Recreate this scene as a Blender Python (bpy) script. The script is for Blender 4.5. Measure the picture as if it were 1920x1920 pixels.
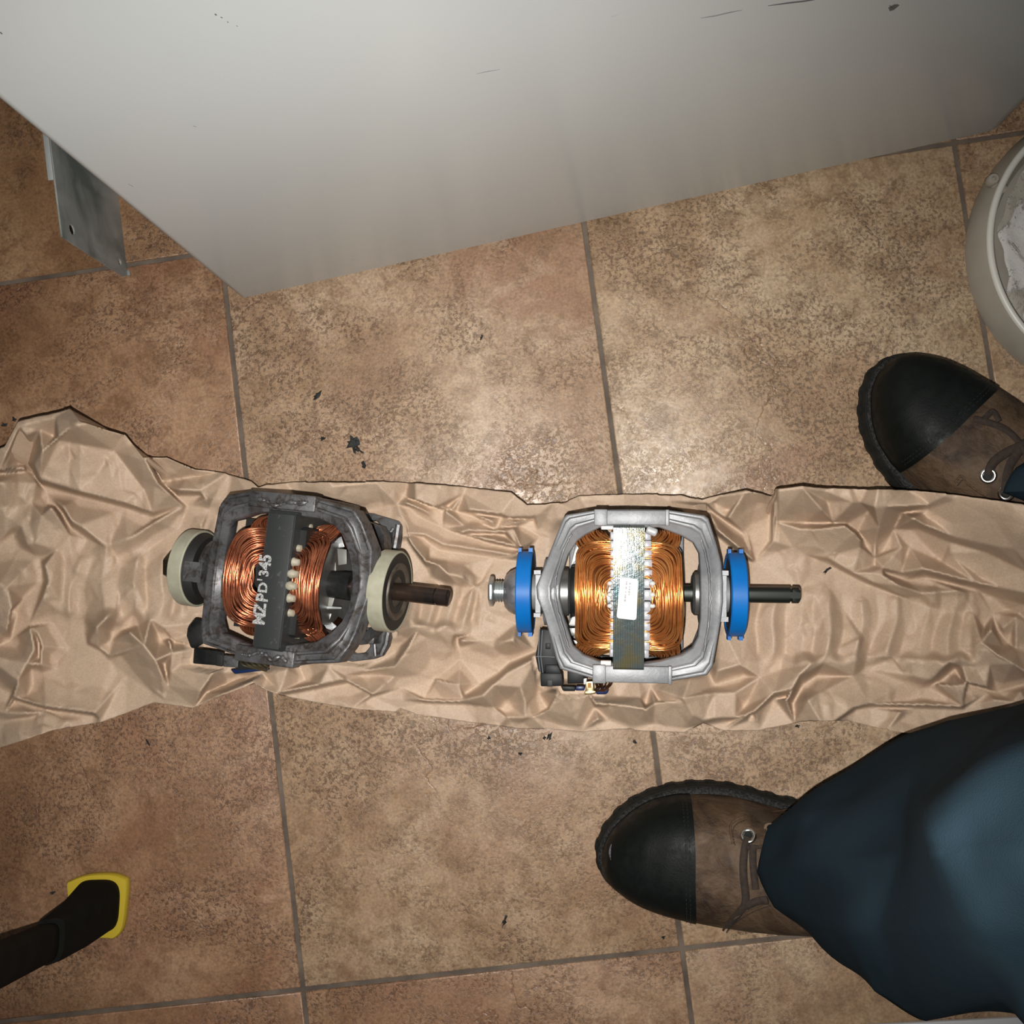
import bpy, bmesh, math, random
import numpy as np
from mathutils import Vector, Matrix
from mathutils.geometry import delaunay_2d_cdt

for o in list(bpy.data.objects):
    bpy.data.objects.remove(o)
random.seed(7)
rng = np.random.default_rng(11)
S = bpy.context.scene
COL = S.collection
PI = math.pi

# ---------------------------------------------------------------- camera, light, exposure
FPX, CAMH, RX, RY = 1900.0, 0.877, 0.0569, 0.0608     # a phone held 0.88 m over the floor
CROT = Matrix.Rotation(RX, 4, 'X') @ Matrix.Rotation(RY, 4, 'Y')
cam = bpy.data.cameras.new('camera')
cam.sensor_width = 36.0
cam.lens = FPX / 1920 * 36.0
cam.clip_start = 0.02
cam_o = bpy.data.objects.new('camera', cam)
cam_o.matrix_world = Matrix.Translation((0, 0, CAMH)) @ CROT
COL.objects.link(cam_o)
S.camera = cam_o

W = bpy.data.worlds.new('room_light')
W.use_nodes = True
W.node_tree.nodes['Background'].inputs[0].default_value = (1.0, 0.93, 0.84, 1)
W.node_tree.nodes['Background'].inputs[1].default_value = 0.055
S.world = W

# the phone's flash LED, just beside the lens
fl = bpy.data.lights.new('flash', 'SPOT')
fl.energy = 37.0
fl.color = (1.0, 0.972, 0.93)
fl.spot_size = math.radians(94)
fl.spot_blend = 1.0
fl.shadow_soft_size = 0.003
fl_o = bpy.data.objects.new('flash', fl)
fl_o.matrix_world = Matrix.Translation((-0.012, -0.026, CAMH)) @ CROT @ Matrix.Rotation(0.05, 4, 'Y') 
COL.objects.link(fl_o)

S.view_settings.view_transform = 'Standard'
S.view_settings.look = 'None'
S.view_settings.gamma = 1.0
S.view_settings.use_curve_mapping = False
S.view_settings.exposure = 0.0
S.cycles.use_denoising = True

# ---------------------------------------------------------------- geometry of the view: a photo pixel on a plane of known height
C0 = np.array([0, 0, CAMH])
RM = np.array(CROT.to_3x3())


def rays(px, py):
    px, py = np.broadcast_arrays(np.asarray(px, float), np.asarray(py, float))
    d = np.stack([(px - 960) / FPX, -(py - 960) / FPX, -np.ones_like(px)], -1)
    return d @ RM.T


def P(px, py, z=0.0):
    d = rays(px, py)
    s = (np.asarray(z, float) - CAMH) / d[..., 2]
    return C0 + d * s[..., None]


# ---------------------------------------------------------------- material helper
class NT:
    def __init__(s, name):
        s.m = bpy.data.materials.new(name)
        s.m.use_nodes = True
        s.t = s.m.node_tree
        s.n, s.l = s.t.nodes, s.t.links
        s.b = s.n['Principled BSDF']

    def put(s, sock, v):
        if isinstance(v, bpy.types.NodeSocket):
            s.l.new(v, sock)
        else:
            if sock.type == 'RGBA' and len(v) == 3:
                v = (*v, 1)
            sock.default_value = v

    def set(s, **k):
        for a, v in k.items():
            s.put(s.b.inputs[a.replace('_', ' ')], v)
        return s

    def node(s, typ, ins={}, **props):
        nd = s.n.new(typ)
        for a, v in props.items():
            setattr(nd, a, v)
        for a, v in ins.items():
            s.put(nd.inputs[a], v)
        return nd

    def obj(s):
        return s.node('ShaderNodeTexCoord').outputs['Object']

    def noise(s, vec, scale, detail=4, rough=.5, dist=0., out='Fac'):
        return s.node('ShaderNodeTexNoise', {'Vector': vec, 'Scale': scale, 'Detail': detail, 'Roughness': rough, 'Distortion': dist}).outputs[out]

    def vor(s, vec, scale, out='Distance', feature='F1'):
        return s.node('ShaderNodeTexVoronoi', {'Vector': vec, 'Scale': scale}, feature=feature).outputs[out]

    def ramp(s, fac, *stops):
        nd = s.node('ShaderNodeValToRGB', {'Fac': fac})
        e = nd.color_ramp.elements
        while len(e) < len(stops):
            e.new(0.5)
        for i, (p, c) in enumerate(stops):
            e[i].position = p
            if not hasattr(c, '__len__'):
                c = (c, c, c)
            e[i].color = (*c, 1)
        return nd.outputs['Color']

    def mix(s, fac, a, b, mode='MIX'):
        nd = s.node('ShaderNodeMix', data_type='RGBA', blend_type=mode)
        s.put(nd.inputs[0], fac)
        s.put(nd.inputs[6], a)
        s.put(nd.inputs[7], b)
        return nd.outputs[2]

    def math(s, op, a, b=0.0):
        nd = s.node('ShaderNodeMath', operation=op)
        s.put(nd.inputs[0], a)
        s.put(nd.inputs[1], b)
        return nd.outputs[0]

    def bump(s, h, strength=.3, dist=.001):
        nd = s.node('ShaderNodeBump', {'Height': h, 'Strength': strength, 'Distance': dist})
        s.put(s.b.inputs['Normal'], nd.outputs[0])
        return s


def mat(name, col, rough=.5, metal=0., var=.0, vscale=60, dark=None, bump=0., bscale=300, spec=.5):
    k = NT(name)
    v = k.obj()
    c = col
    if dark is not None:
        f = k.ramp(k.noise(v, vscale, 6, .6), (.5 - var, 0.), (.5 + var, 1.))
        c = k.mix(f, col, dark)
    k.set(Base_Color=c, Roughness=rough, Metallic=metal)
    k.b.inputs['Specular IOR Level'].default_value = spec
    if bump:
        k.bump(k.noise(v, bscale, 5, .6), bump, .0006)
    return k.m


# ---------------------------------------------------------------- mesh helpers
class MB:
    """collects shapes and links them as ONE mesh object"""

    def __init__(s):
        s.v, s.f, s.c = [], [], 0

    def add(s, v, f):
        v = np.asarray(v, float).reshape(-1, 3)
        s.v.append(v)
        c = s.c
        s.f.extend([[i + c for i in q] for q in f])
        s.c += len(v)
        return s

    def box(s, x0, x1, y0, y1, z0, z1):
        v = [(x, y, z) for z in (z0, z1) for y in (y0, y1) for x in (x0, x1)]
        return s.add(v, [(0, 2, 3, 1), (4, 5, 7, 6), (0, 1, 5, 4), (2, 6, 7, 3), (0, 4, 6, 2), (1, 3, 7, 5)])

    def hexa(s, lo, hi):
        n = len(lo)
        f = [list(range(n))[::-1], list(range(n, 2 * n))]
        f += [(i, (i + 1) % n, (i + 1) % n + n, i + n) for i in range(n)]
        return s.add(list(lo) + list(hi), f)

    def lathe(s, prof, n=32, axis='x', c=(0, 0, 0), closed=False, cap=True):
        a = np.arange(n) * 2 * PI / n
        rings = []
        for h, r in prof:
            y, z = r * np.cos(a), r * np.sin(a)
            q = np.stack([np.full(n, h), y, z], -1) if axis == 'x' else np.stack([y, z, np.full(n, h)], -1)
            rings.append(q + np.asarray(c))
        return s.loft(rings, closed_ring=True, caps=cap and not closed, loop=closed)

    def loft(s, rings, closed_ring=True, caps=True, loop=False):
        m, n = len(rings), len(rings[0])
        f = []
        for i in range(m if loop else m - 1):
            a, b = i * n, ((i + 1) % m) * n
            for j in range(n if closed_ring else n - 1):
                k = (j + 1) % n
                f.append((a + j, a + k, b + k, b + j))
        if caps:
            f.append(list(range(n))[::-1])
            f.append([(m - 1) * n + j for j in range(n)])
        return s.add(np.concatenate([np.asarray(r, float) for r in rings]), f)

    def tube(s, pts, r, n=6, closed=False, up=(0, 0, 1), flat=1.0):
        p = np.asarray(pts, float)
        t = (np.roll(p, -1, 0) - np.roll(p, 1, 0)) if closed else np.gradient(p, axis=0)
        t /= np.linalg.norm(t, axis=1)[:, None] + 1e-12
        side = np.cross(t, np.asarray(up, float))
        bad = np.linalg.norm(side, axis=1) < 1e-4
        side[bad] = np.cross(t[bad], (0.3, 0.9, 0.1))
        side /= np.linalg.norm(side, axis=1)[:, None]
        nn = np.cross(side, t)
        a = np.arange(n) * 2 * PI / n
        rr = np.broadcast_to(np.asarray(r, float), (len(p),))
        rings = p[:, None, :] + rr[:, None, None] * (np.cos(a)[None, :, None] * side[:, None, :] + flat * np.sin(a)[None, :, None] * nn[:, None, :])
        return s.loft(list(rings), True, not closed, closed)

    def build(s, name, m, parent=None, off=(0, 0, 0), bevel=0., smooth=35, seg=2, fixn=True):
        me = bpy.data.meshes.new(name)
        v = np.concatenate(s.v) + np.asarray(off, float)
        me.from_pydata(v.tolist(), [], s.f)
        if bevel or fixn:
            b = bmesh.new()
            b.from_mesh(me)
            if fixn:
                bmesh.ops.recalc_face_normals(b, faces=b.faces)
            if bevel:
                e = [x for x in b.edges if len(x.link_faces) == 2 and x.calc_face_angle(0) > .5]
                bmesh.ops.bevel(b, geom=e, offset=bevel, segments=seg, profile=.5, affect='EDGES', clamp_overlap=True)
            b.to_mesh(me)
            b.free()
        if smooth:
            me.polygons.foreach_set('use_smooth', [True] * len(me.polygons))
            me.set_sharp_from_angle(angle=math.radians(smooth))
        me.materials.append(m)
        o = bpy.data.objects.new(name, me)
        COL.objects.link(o)
        o.parent = parent
        return o


def tag(o, label=None, cat=None, group=None, kind=None):
    for k, v in (('label', label), ('category', cat), ('group', group), ('kind', kind)):
        if v:
            o[k] = v
    return o


def empty(name, mtx):
    o = bpy.data.objects.new(name, None)
    o.empty_display_size = .05
    o.matrix_world = mtx
    COL.objects.link(o)
    return o


def smoothstep(a, b, x):
    t = np.clip((np.asarray(x, float) - a) / (b - a), 0, 1)
    return t * t * (3 - 2 * t)


def spline(pts, n, closed=False):
    """Catmull-Rom through points"""
    p = np.asarray(pts, float)
    m = len(p)
    u = np.linspace(0, m if closed else m - 1, n, endpoint=not closed)
    i = np.floor(u).astype(int)
    if not closed:
        i = np.minimum(i, m - 2)
    t = (u - i)[:, None]
    g = (lambda k: p[k % m]) if closed else (lambda k: p[np.clip(k, 0, m - 1)])
    a, b, c, d = g(i - 1), g(i), g(i + 1), g(i + 2)
    return .5 * (2 * b + (c - a) * t + (2 * a - 5 * b + 4 * c - d) * t ** 2 + (3 * b - 3 * c + d - a) * t ** 3)

#@@FLOOR
# ---------------------------------------------------------------- the floor: ceramic tiles in grey-brown grout
TG, TP, TX, TY = 0.1308, 0.325, -0.2764, -0.3265
cg, sg = math.cos(TG), math.sin(TG)


def tile_mat():
    k = NT('glazed_stone_tile')
    oi = k.node('ShaderNodeObjectInfo')
    add = k.node('ShaderNodeVectorMath', operation='ADD')
    k.put(add.inputs[0], k.obj())
    sc = k.node('ShaderNodeVectorMath', operation='SCALE')
    comb = k.node('ShaderNodeCombineXYZ', {'X': oi.outputs['Random'], 'Y': k.math('MULTIPLY', oi.outputs['Random'], 7.3), 'Z': k.math('MULTIPLY', oi.outputs['Random'], 3.1)})
    k.put(sc.inputs[0], comb.outputs[0])
    sc.inputs['Scale'].default_value = 9.0
    k.put(add.inputs[1], sc.outputs[0])
    v = add.outputs[0]
    big = k.noise(v, 7, 6, .6, .6)
    base = k.ramp(big, (.30, (.235, .146, .083)), (.46, (.36, .247, .155)), (.64, (.46, .345, .237)))
    red = k.ramp(k.noise(v, 5.5, 5, .62, 1.0), (.50, 0.), (.66, .75))
    base = k.mix(red, base, (.275, .153, .096))
    pale = k.ramp(k.noise(v, 11, 6, .65, .4), (.58, 0.), (.70, .6))
    base = k.mix(pale, base, (.50, .39, .275))
    mot = k.ramp(k.noise(v, 48, 9, .72, .5), (.46, 0.), (.62, .75))
    base = k.mix(mot, base, (.22, .138, .082))
    # dark pits gathered in clouds
    cloud = k.ramp(k.noise(v, 9, 5, .65, .8), (.40, .06), (.58, 1.))
    pit = k.ramp(k.noise(v, 330, 3, .6, .4), (.50, 0.), (.60, 1.))
    pit2 = k.ramp(k.noise(v, 190, 5, .72, .5), (.55, 0.), (.63, 1.))
    pits = k.math('MULTIPLY', k.math('MAXIMUM', pit, pit2), cloud)
    base = k.mix(k.math('MULTIPLY', pits, .66), base, (.080, .043, .024))
    # hairline veins
    w = k.node('ShaderNodeVectorMath', operation='ADD')
    k.put(w.inputs[0], v)
    ws = k.node('ShaderNodeVectorMath', operation='SCALE')
    k.put(ws.inputs[0], k.noise(v, 14, 5, .6, 0, 'Color'))
    ws.inputs['Scale'].default_value = .12
    k.put(w.inputs[1], ws.outputs[0])
    ed = k.vor(w.outputs[0], 8, 'Distance', 'DISTANCE_TO_EDGE')
    vein = k.math('MULTIPLY', k.ramp(ed, (.0, 1.), (.018, 0.)), k.ramp(k.noise(v, 9, 2), (.52, 0.), (.62, 1.)))
    base = k.mix(k.math('MULTIPLY', vein, .55), base, (.14, .075, .04))
    fine = k.ramp(k.noise(v, 420, 2, .5), (.3, .80), (.7, 1.14))
    base = k.mix(1.0, base, fine, 'MULTIPLY')
    base = k.mix(1.0, base, oi.outputs['Color'], 'MULTIPLY')
    k.set(Base_Color=base, Roughness=k.ramp(k.noise(v, 160, 3), (.3, .34), (.7, .50)))
    k.b.inputs['Specular IOR Level'].default_value = .5
    h = k.math('SUBTRACT', k.math('MULTIPLY', k.noise(v, 30, 6, .6), .9), k.math('ADD', k.math('MULTIPLY', pits, .35), k.math('MULTIPLY', vein, .5)))
    k.bump(h, .55, .0012)
    return k.m


def build_floor():
    gm = NT('cement_grout')
    v = gm.obj()
    gm.set(Base_Color=gm.ramp(gm.noise(v, 26, 6, .6), (.35, (.075, .058, .046)), (.65, (.15, .118, .092))), Roughness=.9)
    gm.bump(gm.noise(v, 500, 4), .5, .0006)
    g = MB()
    g.box(-1.45, 1.75, -1.45, 1.65, -.06, -.0016)
    fo = tag(g.build('floor', gm.m, smooth=0), kind='structure')
    half, b = TP / 2 - .0019, .0011
    m = MB()
    n8 = lambda h, z: [(-h, -h, z), (h, -h, z), (h, h, z), (-h, h, z)]
    m.loft([n8(half - .0004, -.008), n8(half, -b), n8(half - b * .35, -b * .3), n8(half - b * 1.3, 0)], True, True)
    tm = tile_mat()
    first = m.build('tile', tm, smooth=60)
    me = first.data
    tint = {(0, 1): (1, .97, .95), (1, 1): (1.0, .99, .95), (0, 0): (.92, .87, .83), (1, 0): (1.0, .97, .93), (-1, 1): (.80, .65, .56), (-1, 0): (.84, .70, .63),
            (-1, 2): (.74, .60, .48), (2, 1): (.92, .86, .78), (2, 2): (.80, .70, .60), (2, 0): (.95, .9, .84), (-1, -1): (.8, .64, .55), (0, -1): (.88, .76, .68), (1, -1): (1.0, .96, .90)}
    for i in range(-3, 5):
        for j in range(-3, 5):
            o = first if (i, j) == (-3, -3) else bpy.data.objects.new('tile', me)
            if o is not first:
                COL.objects.link(o)
            u, w = TX + (i + .5) * TP, TY + (j + .5) * TP
            o.location = (cg * u - sg * w, sg * u + cg * w, 0)
            o.rotation_euler = (0, 0, TG)
            o.parent = fo
            t = tint.get((i, j), (.9, .82, .74))
            o.color = (*t, 1)
    return fo


build_floor()

#@@DRYER
# ---------------------------------------------------------------- white appliance cabinet
def build_dryer():
    a, b = P(450, 560, .012), P(1899, 236, .012)
    e = b - a
    w = np.linalg.norm(e)
    ang = math.atan2(e[1], e[0])
    root = empty('dryer', Matrix.Translation((a[0], a[1], 0)) @ Matrix.Rotation(ang, 4, 'Z'))
    tag(root, 'white enamelled dryer cabinet standing on the tiles along the top of the photo', 'appliance')
    k = NT('white_enamel')
    v = k.obj()
    sm = k.ramp(k.noise(v, 14, 5, .6), (.62, 0.), (.75, .16))
    k.set(Base_Color=k.mix(sm, (.62, .66, .66), (.45, .465, .47)), Roughness=k.ramp(k.noise(v, 9, 3), (.3, .22), (.7, .32)))
    k.b.inputs['Specular IOR Level'].default_value = .55
    k.bump(k.noise(v, 40, 2), .03, .001)
    en = k.m
    D, Ht = .70, .90

    def outline(z, ins=0.):
        rr = [(0, 0, .006), (w, 0, .022), (w, D, .012), (0, D, .012)]
        out = []
        for q, (x, y, r) in enumerate(rr):
            cx = x + (r if x == 0 else -r)
            cy = y + (r if y == 0 else -r)
            a0 = PI + q * PI / 2
            for t in np.linspace(a0, a0 + PI / 2, 7):
                out.append((cx + (r - ins) * math.cos(t), cy + (r - ins) * math.sin(t), z))
        return out
    m = MB()
    m.loft([outline(.0155, .003), outline(.012), outline(.0135, -.0004), outline(Ht - .03)], True, True)
    m.build('cabinet', en, root, smooth=30)
    m = MB()
    m.loft([outline(Ht - .027, .002), outline(Ht - .024, -.003), outline(Ht - .006, -.003), outline(Ht, .003)], True, True)
    m.build('top_panel', en, root, smooth=30)
    fm = mat('black_rubber_foot', (.02, .02, .02), .8)
    for x in (.07, w - .07):
        for y in (.08, D - .08):
            m = MB()
            m.lathe([(0, .016), (.004, .018), (.009, .016), (.0156, .008)], 20, 'z', (x, y, 0))
            m.build('levelling_foot', fm, root)
    # scuffs and scratches on the enamel: (pixel polyline, half width m, colour)
    inv = np.array(root.matrix_world.inverted())

    def onface(px, py):
        d = inv[:3, :3] @ rays(px, py)
        o = inv[:3, :3] @ C0 + inv[:3, 3]
        s = (-.0003 - o[1]) / d[1]
        return o + d * s
    grey = mat('scuff_grey', (.27, .27, .28), .7)
    dk = mat('scuff_dark', (.13, .13, .135), .7)
    wh = mat('chipped_white', (.9, .9, .88), .35)
    marks = [([(1314, 34), (1340, 30), (1370, 23), (1392, 19)], .0007, grey), ([(1440, 11), (1475, 6), (1510, 2), (1560, -6)], .0009, dk), ([(1672, 20), (1676, 12), (1680, 8)], .0035, dk),
             ([(1668, 10), (1674, 16)], .0012, grey), ([(892, 139), (915, 134), (938, 130)], .0004, grey), ([(403, 26), (406, 29)], .0012, dk), ([(414, 32), (417, 34)], .0009, dk), ([(426, 40), (428, 43)], .0009, grey),
             ([(443, 48), (446, 50)], .0007, grey), ([(362, 236), (368, 238)], .0008, grey), ([(960, 353), (966, 350), (970, 351)], .0022, wh), ([(968, 347), (973, 344)], .0012, wh), ([(0, 60), (4, 64)], .001, dk),
             ([(849, 324), (852, 326)], .0006, dk), ([(348, 415), (352, 417)], .0006, dk), ([(1145, 32), (1158, 28)], .0003, grey), ([(240, 345), (250, 350)], .0007, grey), ([(1005, 410), (1022, 405)], .0006, grey), ([(1016, 392), (1019, 404)], .0005, grey)]
    for pl, hw, mm in marks:
        q = np.array([onface(*p) for p in pl])
        n = len(q)
        wv = hw * (np.sin(np.linspace(.35, PI - .35, n)))
        t = np.gradient(q, axis=0)
        t /= np.linalg.norm(t, axis=1)[:, None]
        sd = np.cross(t, (0, 1, 0)) * wv[:, None]
        m = MB()
        m.add(np.concatenate([q - sd, q + sd]), [(i, i + 1, n + i + 1, n + i) for i in range(n - 1)])
        m.build('scuff_mark', mm, root, smooth=0)


build_dryer()


def build_side_panel():
    gm = NT('galvanised_steel')
    v = gm.obj()
    f = gm.noise(v, 22, 5, .55, .5)
    gm.set(Base_Color=gm.ramp(f, (.38, (.17, .195, .185)), (.50, (.28, .30, .29)), (.66, (.38, .40, .39))), Metallic=.25, Roughness=.5)
    gm.bump(gm.noise(v, 60, 4), .1, .0008)
    a = P(237, 522, .004)
    b = P(219, 372, .004)
    d = (b - a)
    ang = math.atan2(d[1], d[0])
    root = empty('metal_bracket_plate', Matrix.Translation((a[0], a[1], 0)) @ Matrix.Rotation(ang, 4, 'Z'))
    tag(root, 'galvanised sheet metal plate standing on edge beside the left side of the white dryer', 'metal plate')
    L, Hh, T = .20, .122, .0014
    # plate with two bolt holes: a grid with octagonal openings
    m = MB()
    holes = [(.012, .100, .0045), (.012, .014, .0032)]
    prof = [(0.004, 0), (L, 0), (L, Hh), (.0, Hh - .004), (0, .010)]
    vs, es = [Vector(p) for p in prof], [(i, (i + 1) % 5) for i in range(5)]
    for cx, cz, r in holes:
        s0 = len(vs)
        for q in range(12):
            vs.append(Vector((cx + r * math.cos(q * PI / 6), cz + r * math.sin(q * PI / 6))))
        es += [(s0 + q, s0 + (q + 1) % 12) for q in range(12)]
    V2, _, F2, *_ = delaunay_2d_cdt(vs, es, [], 1, 1e-6)
    F3 = []
    for f in F2:
        c = sum((V2[i] for i in f), Vector((0, 0))) / len(f)
        if all((c.x - h[0]) ** 2 + (c.y - h[1]) ** 2 > (h[2] * .95) ** 2 for h in holes):
            F3.append(f)
    n = len(V2)
    pts = [(p.x, 0, p.y) for p in V2] + [(p.x, T, p.y) for p in V2]
    faces = [list(f) for f in F3] + [[i + n for i in f][::-1] for f in F3]
    cnt = {}
    for f in F3:
        for i in range(len(f)):
            e = (f[i], f[(i + 1) % len(f)])
            cnt[e] = 1
    for (i, j) in cnt:
        if (j, i) not in cnt:
            faces.append([j, i, i + n, j + n])
    m.add(pts, faces)
    m.build('plate', gm.m, root, smooth=0)
    m = MB()
    m.box(.045, L, 0, .0045, Hh - T, Hh)
    m.build('top_flange', gm.m, root, bevel=.0003, smooth=30)
    m = MB()
    m.box(.0035, .008, -.0025, 0, 0, T)
    m.build('foot_tab', gm.m, root, bevel=.0003, smooth=30)


build_side_panel()


def build_low_right_cabinet():
    a, b = P(1640, 1921, .004), P(1897, 1908, .004)
    e = b - a
    ang = math.atan2(e[1], e[0])
    root = empty('white_cabinet', Matrix.Translation((*P(1500, 1929, .004)[:2], 0)) @ Matrix.Rotation(ang, 4, 'Z'))
    tag(root, 'white painted cabinet whose bottom edge shows at the lower right corner below the trousers', 'cabinet')
    wm = mat('white_paint', (.5, .51, .52), .35)
    m = MB()
    m.box(0, .62, -.5, -.03, .004, .40)
    m.build('body', wm, root, bevel=.004)
    m = MB()
    m.box(.0, .62, -.5, 0, 0, .004)
    m.build('plinth', wm, root, bevel=.001)


build_low_right_cabinet()

#@@BOOTS
# ---------------------------------------------------------------- work boots (local frame: s from toe to heel, t towards the inner side, z up)
BA = 6.0
_toe = P(1117, 1597, .02)
BDL = np.array([math.cos(math.radians(-BA)), math.sin(math.radians(-BA))])
_st = [(1121, 1572, 1622), (1127, 1557, 1636), (1140, 1537, 1654), (1165, 1510, 1674), (1200, 1489, 1693), (1250, 1473, 1714), (1300, 1468, 1729), (1350, 1471, 1737), (1400, 1482, 1741), (1450, 1496, 1741),
       (1520, 1510, 1736), (1600, 1520, 1730), (1680, 1530, 1728), (1740, 1545, 1716), (1768, 1580, 1690)]
_S, _T1, _T0 = [0.0], [0.0], [0.0]
for x, y1, y0 in _st:
    q1, q0 = P(x, y1, .02)[:2] - _toe[:2], P(x, y0, .02)[:2] - _toe[:2]
    nrm = np.array([-BDL[1], BDL[0]])
    _S.append(float((q1 + q0) @ BDL / 2) + .0003)
    _T1.append(float(q1 @ nrm))
    _T0.append(float(q0 @ nrm))
_S, _T1, _T0 = map(np.array, (_S, _T1, _T0))
BL = _S[-1] + .004
TOE = .0050


def sole_edges(s):
    r, R_ = np.sqrt(np.maximum(s, 0)), np.sqrt(np.append(_S, BL))
    return np.interp(r, R_, np.append(_T1, (_T1[-1] + _T0[-1]) / 2 + .006)), np.interp(r, R_, np.append(_T0, (_T1[-1] + _T0[-1]) / 2 - .006))


HS = [0, .004, .014, .03, .05, .08, .11, .135, .155, .18, .21, .25, .30, .32]
HZ = [.034, .048, .058, .067, .073, .079, .086, .096, .108, .128, .150, .160, .155, .150]
ZB = .024


def upper_pt(s, ph, infl=0.):
    """point on the boot's upper: ph 0 = inner side at the sole, PI = outer side"""
    s = np.asarray(s, float)
    t1, t0 = sole_edges(np.clip(s - TOE * (1 - smoothstep(.03, .09, s)), .0, BL))
    ins = .0045 * smoothstep(.03, .08, s) + .0022 * smoothstep(0, .02, s - TOE)
    c, hw = (t1 + t0) / 2, np.maximum((t1 - t0) / 2 - ins, .0003)
    hw = hw * (1 - .0 * s)
    h = np.interp(s - TOE * (1 - smoothstep(.03, .09, s)), HS, HZ) - ZB
    wide = 1 - .33 * smoothstep(.13, .24, s)
    co, si = np.cos(ph), np.sin(ph)
    ex = .72
    z = ZB + h * np.abs(si) ** ex
    tt = c + hw * np.sign(co) * np.abs(co) ** .80 * (1 - (1 - wide) * np.abs(si))
    return np.stack([s + .0, tt, z], -1) + infl * np.stack([0 * s, co + 0 * s, si + 0 * s], -1)


def boot_height(s, t):
    """height of the boot over its footprint, 0 outside (vectorised)"""
    s, t = np.asarray(s, float), np.asarray(t, float)
    t1, t0 = sole_edges(np.clip(s, 0, BL))
    c, hw = (t1 + t0) / 2, np.maximum((t1 - t0) / 2, 1e-4)
    r = np.clip(np.abs((t - c) / hw), 0, 1)
    h = np.interp(s, HS, HZ)
    z = .03 + (h - .03) * (1 - r ** 2.6) ** .45
    return np.where((s > 0) & (s < BL) & (np.abs(t - c) < hw), z, 0)


def cap_edge(ph):
    return .0710 + .0130 * (1 - np.cos(ph)) * .5 - .003 * np.sin(ph)


MT = {}


def boot_mats():
    k = NT('black_toe_leather')
    v = k.obj()
    f = k.ramp(k.noise(v, 34, 5, .65), (.5, 0.), (.8, .35))
    k.set(Base_Color=k.mix(f, (.0045, .006, .0056), (.015, .018, .017)), Roughness=k.ramp(k.noise(v, 160, 4), (.3, .40), (.7, .62)))
    k.b.inputs['Specular IOR Level'].default_value = .14
    k.bump(k.noise(v, 700, 3), .25, .0006)
    MT['toe'] = k.m
    k = NT('worn_brown_leather')
    v = k.obj()
    f = k.noise(v, 32, 7, .62, .7)
    c = k.ramp(f, (.32, (.022, .012, .007)), (.46, (.062, .037, .021)), (.60, (.100, .064, .038)), (.75, (.150, .106, .072)))
    st = k.ramp(k.noise(v, 14, 4, .5, 1.), (.55, 0.), (.68, .7))
    k.set(Base_Color=k.mix(st, c, (.05, .036, .026)), Roughness=.62)
    cr = k.math('ADD', k.noise(v, 90, 6, .65, 1.2), k.math('MULTIPLY', k.noise(v, 26, 4, .6, 2.), 1.2))
    k.b.inputs['Specular IOR Level'].default_value = .3
    k.bump(cr, .8, .002)
    MT['leather'] = k.m
    MT['rubber'] = mat('black_sole_rubber', (.006, .0075, .0075), .65, dark=(.016, .017, .016), var=.18, vscale=90, bump=.2, spec=.2)
    MT['welt'] = mat('dark_welt', (.008, .009, .009), .6, dark=(.03, .029, .028), var=.08, vscale=500, bump=.3, spec=.1)
    MT['stitch'] = mat('dark_thread', (.014, .015, .015), .8, spec=.2)
    MT['lace'] = mat('brown_lace', (.036, .021, .013), .85, dark=(.016, .010, .007), var=.15, vscale=300, bump=.5, bscale=900)
    MT['scuff'] = mat('grey_scuff', (.10, .095, .10), .8, dark=(.02, .02, .02), var=.1, vscale=500)
    MT['eyelet'] = mat('nickel_eyelet', (.62, .60, .56), .22, 1.0)


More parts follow.
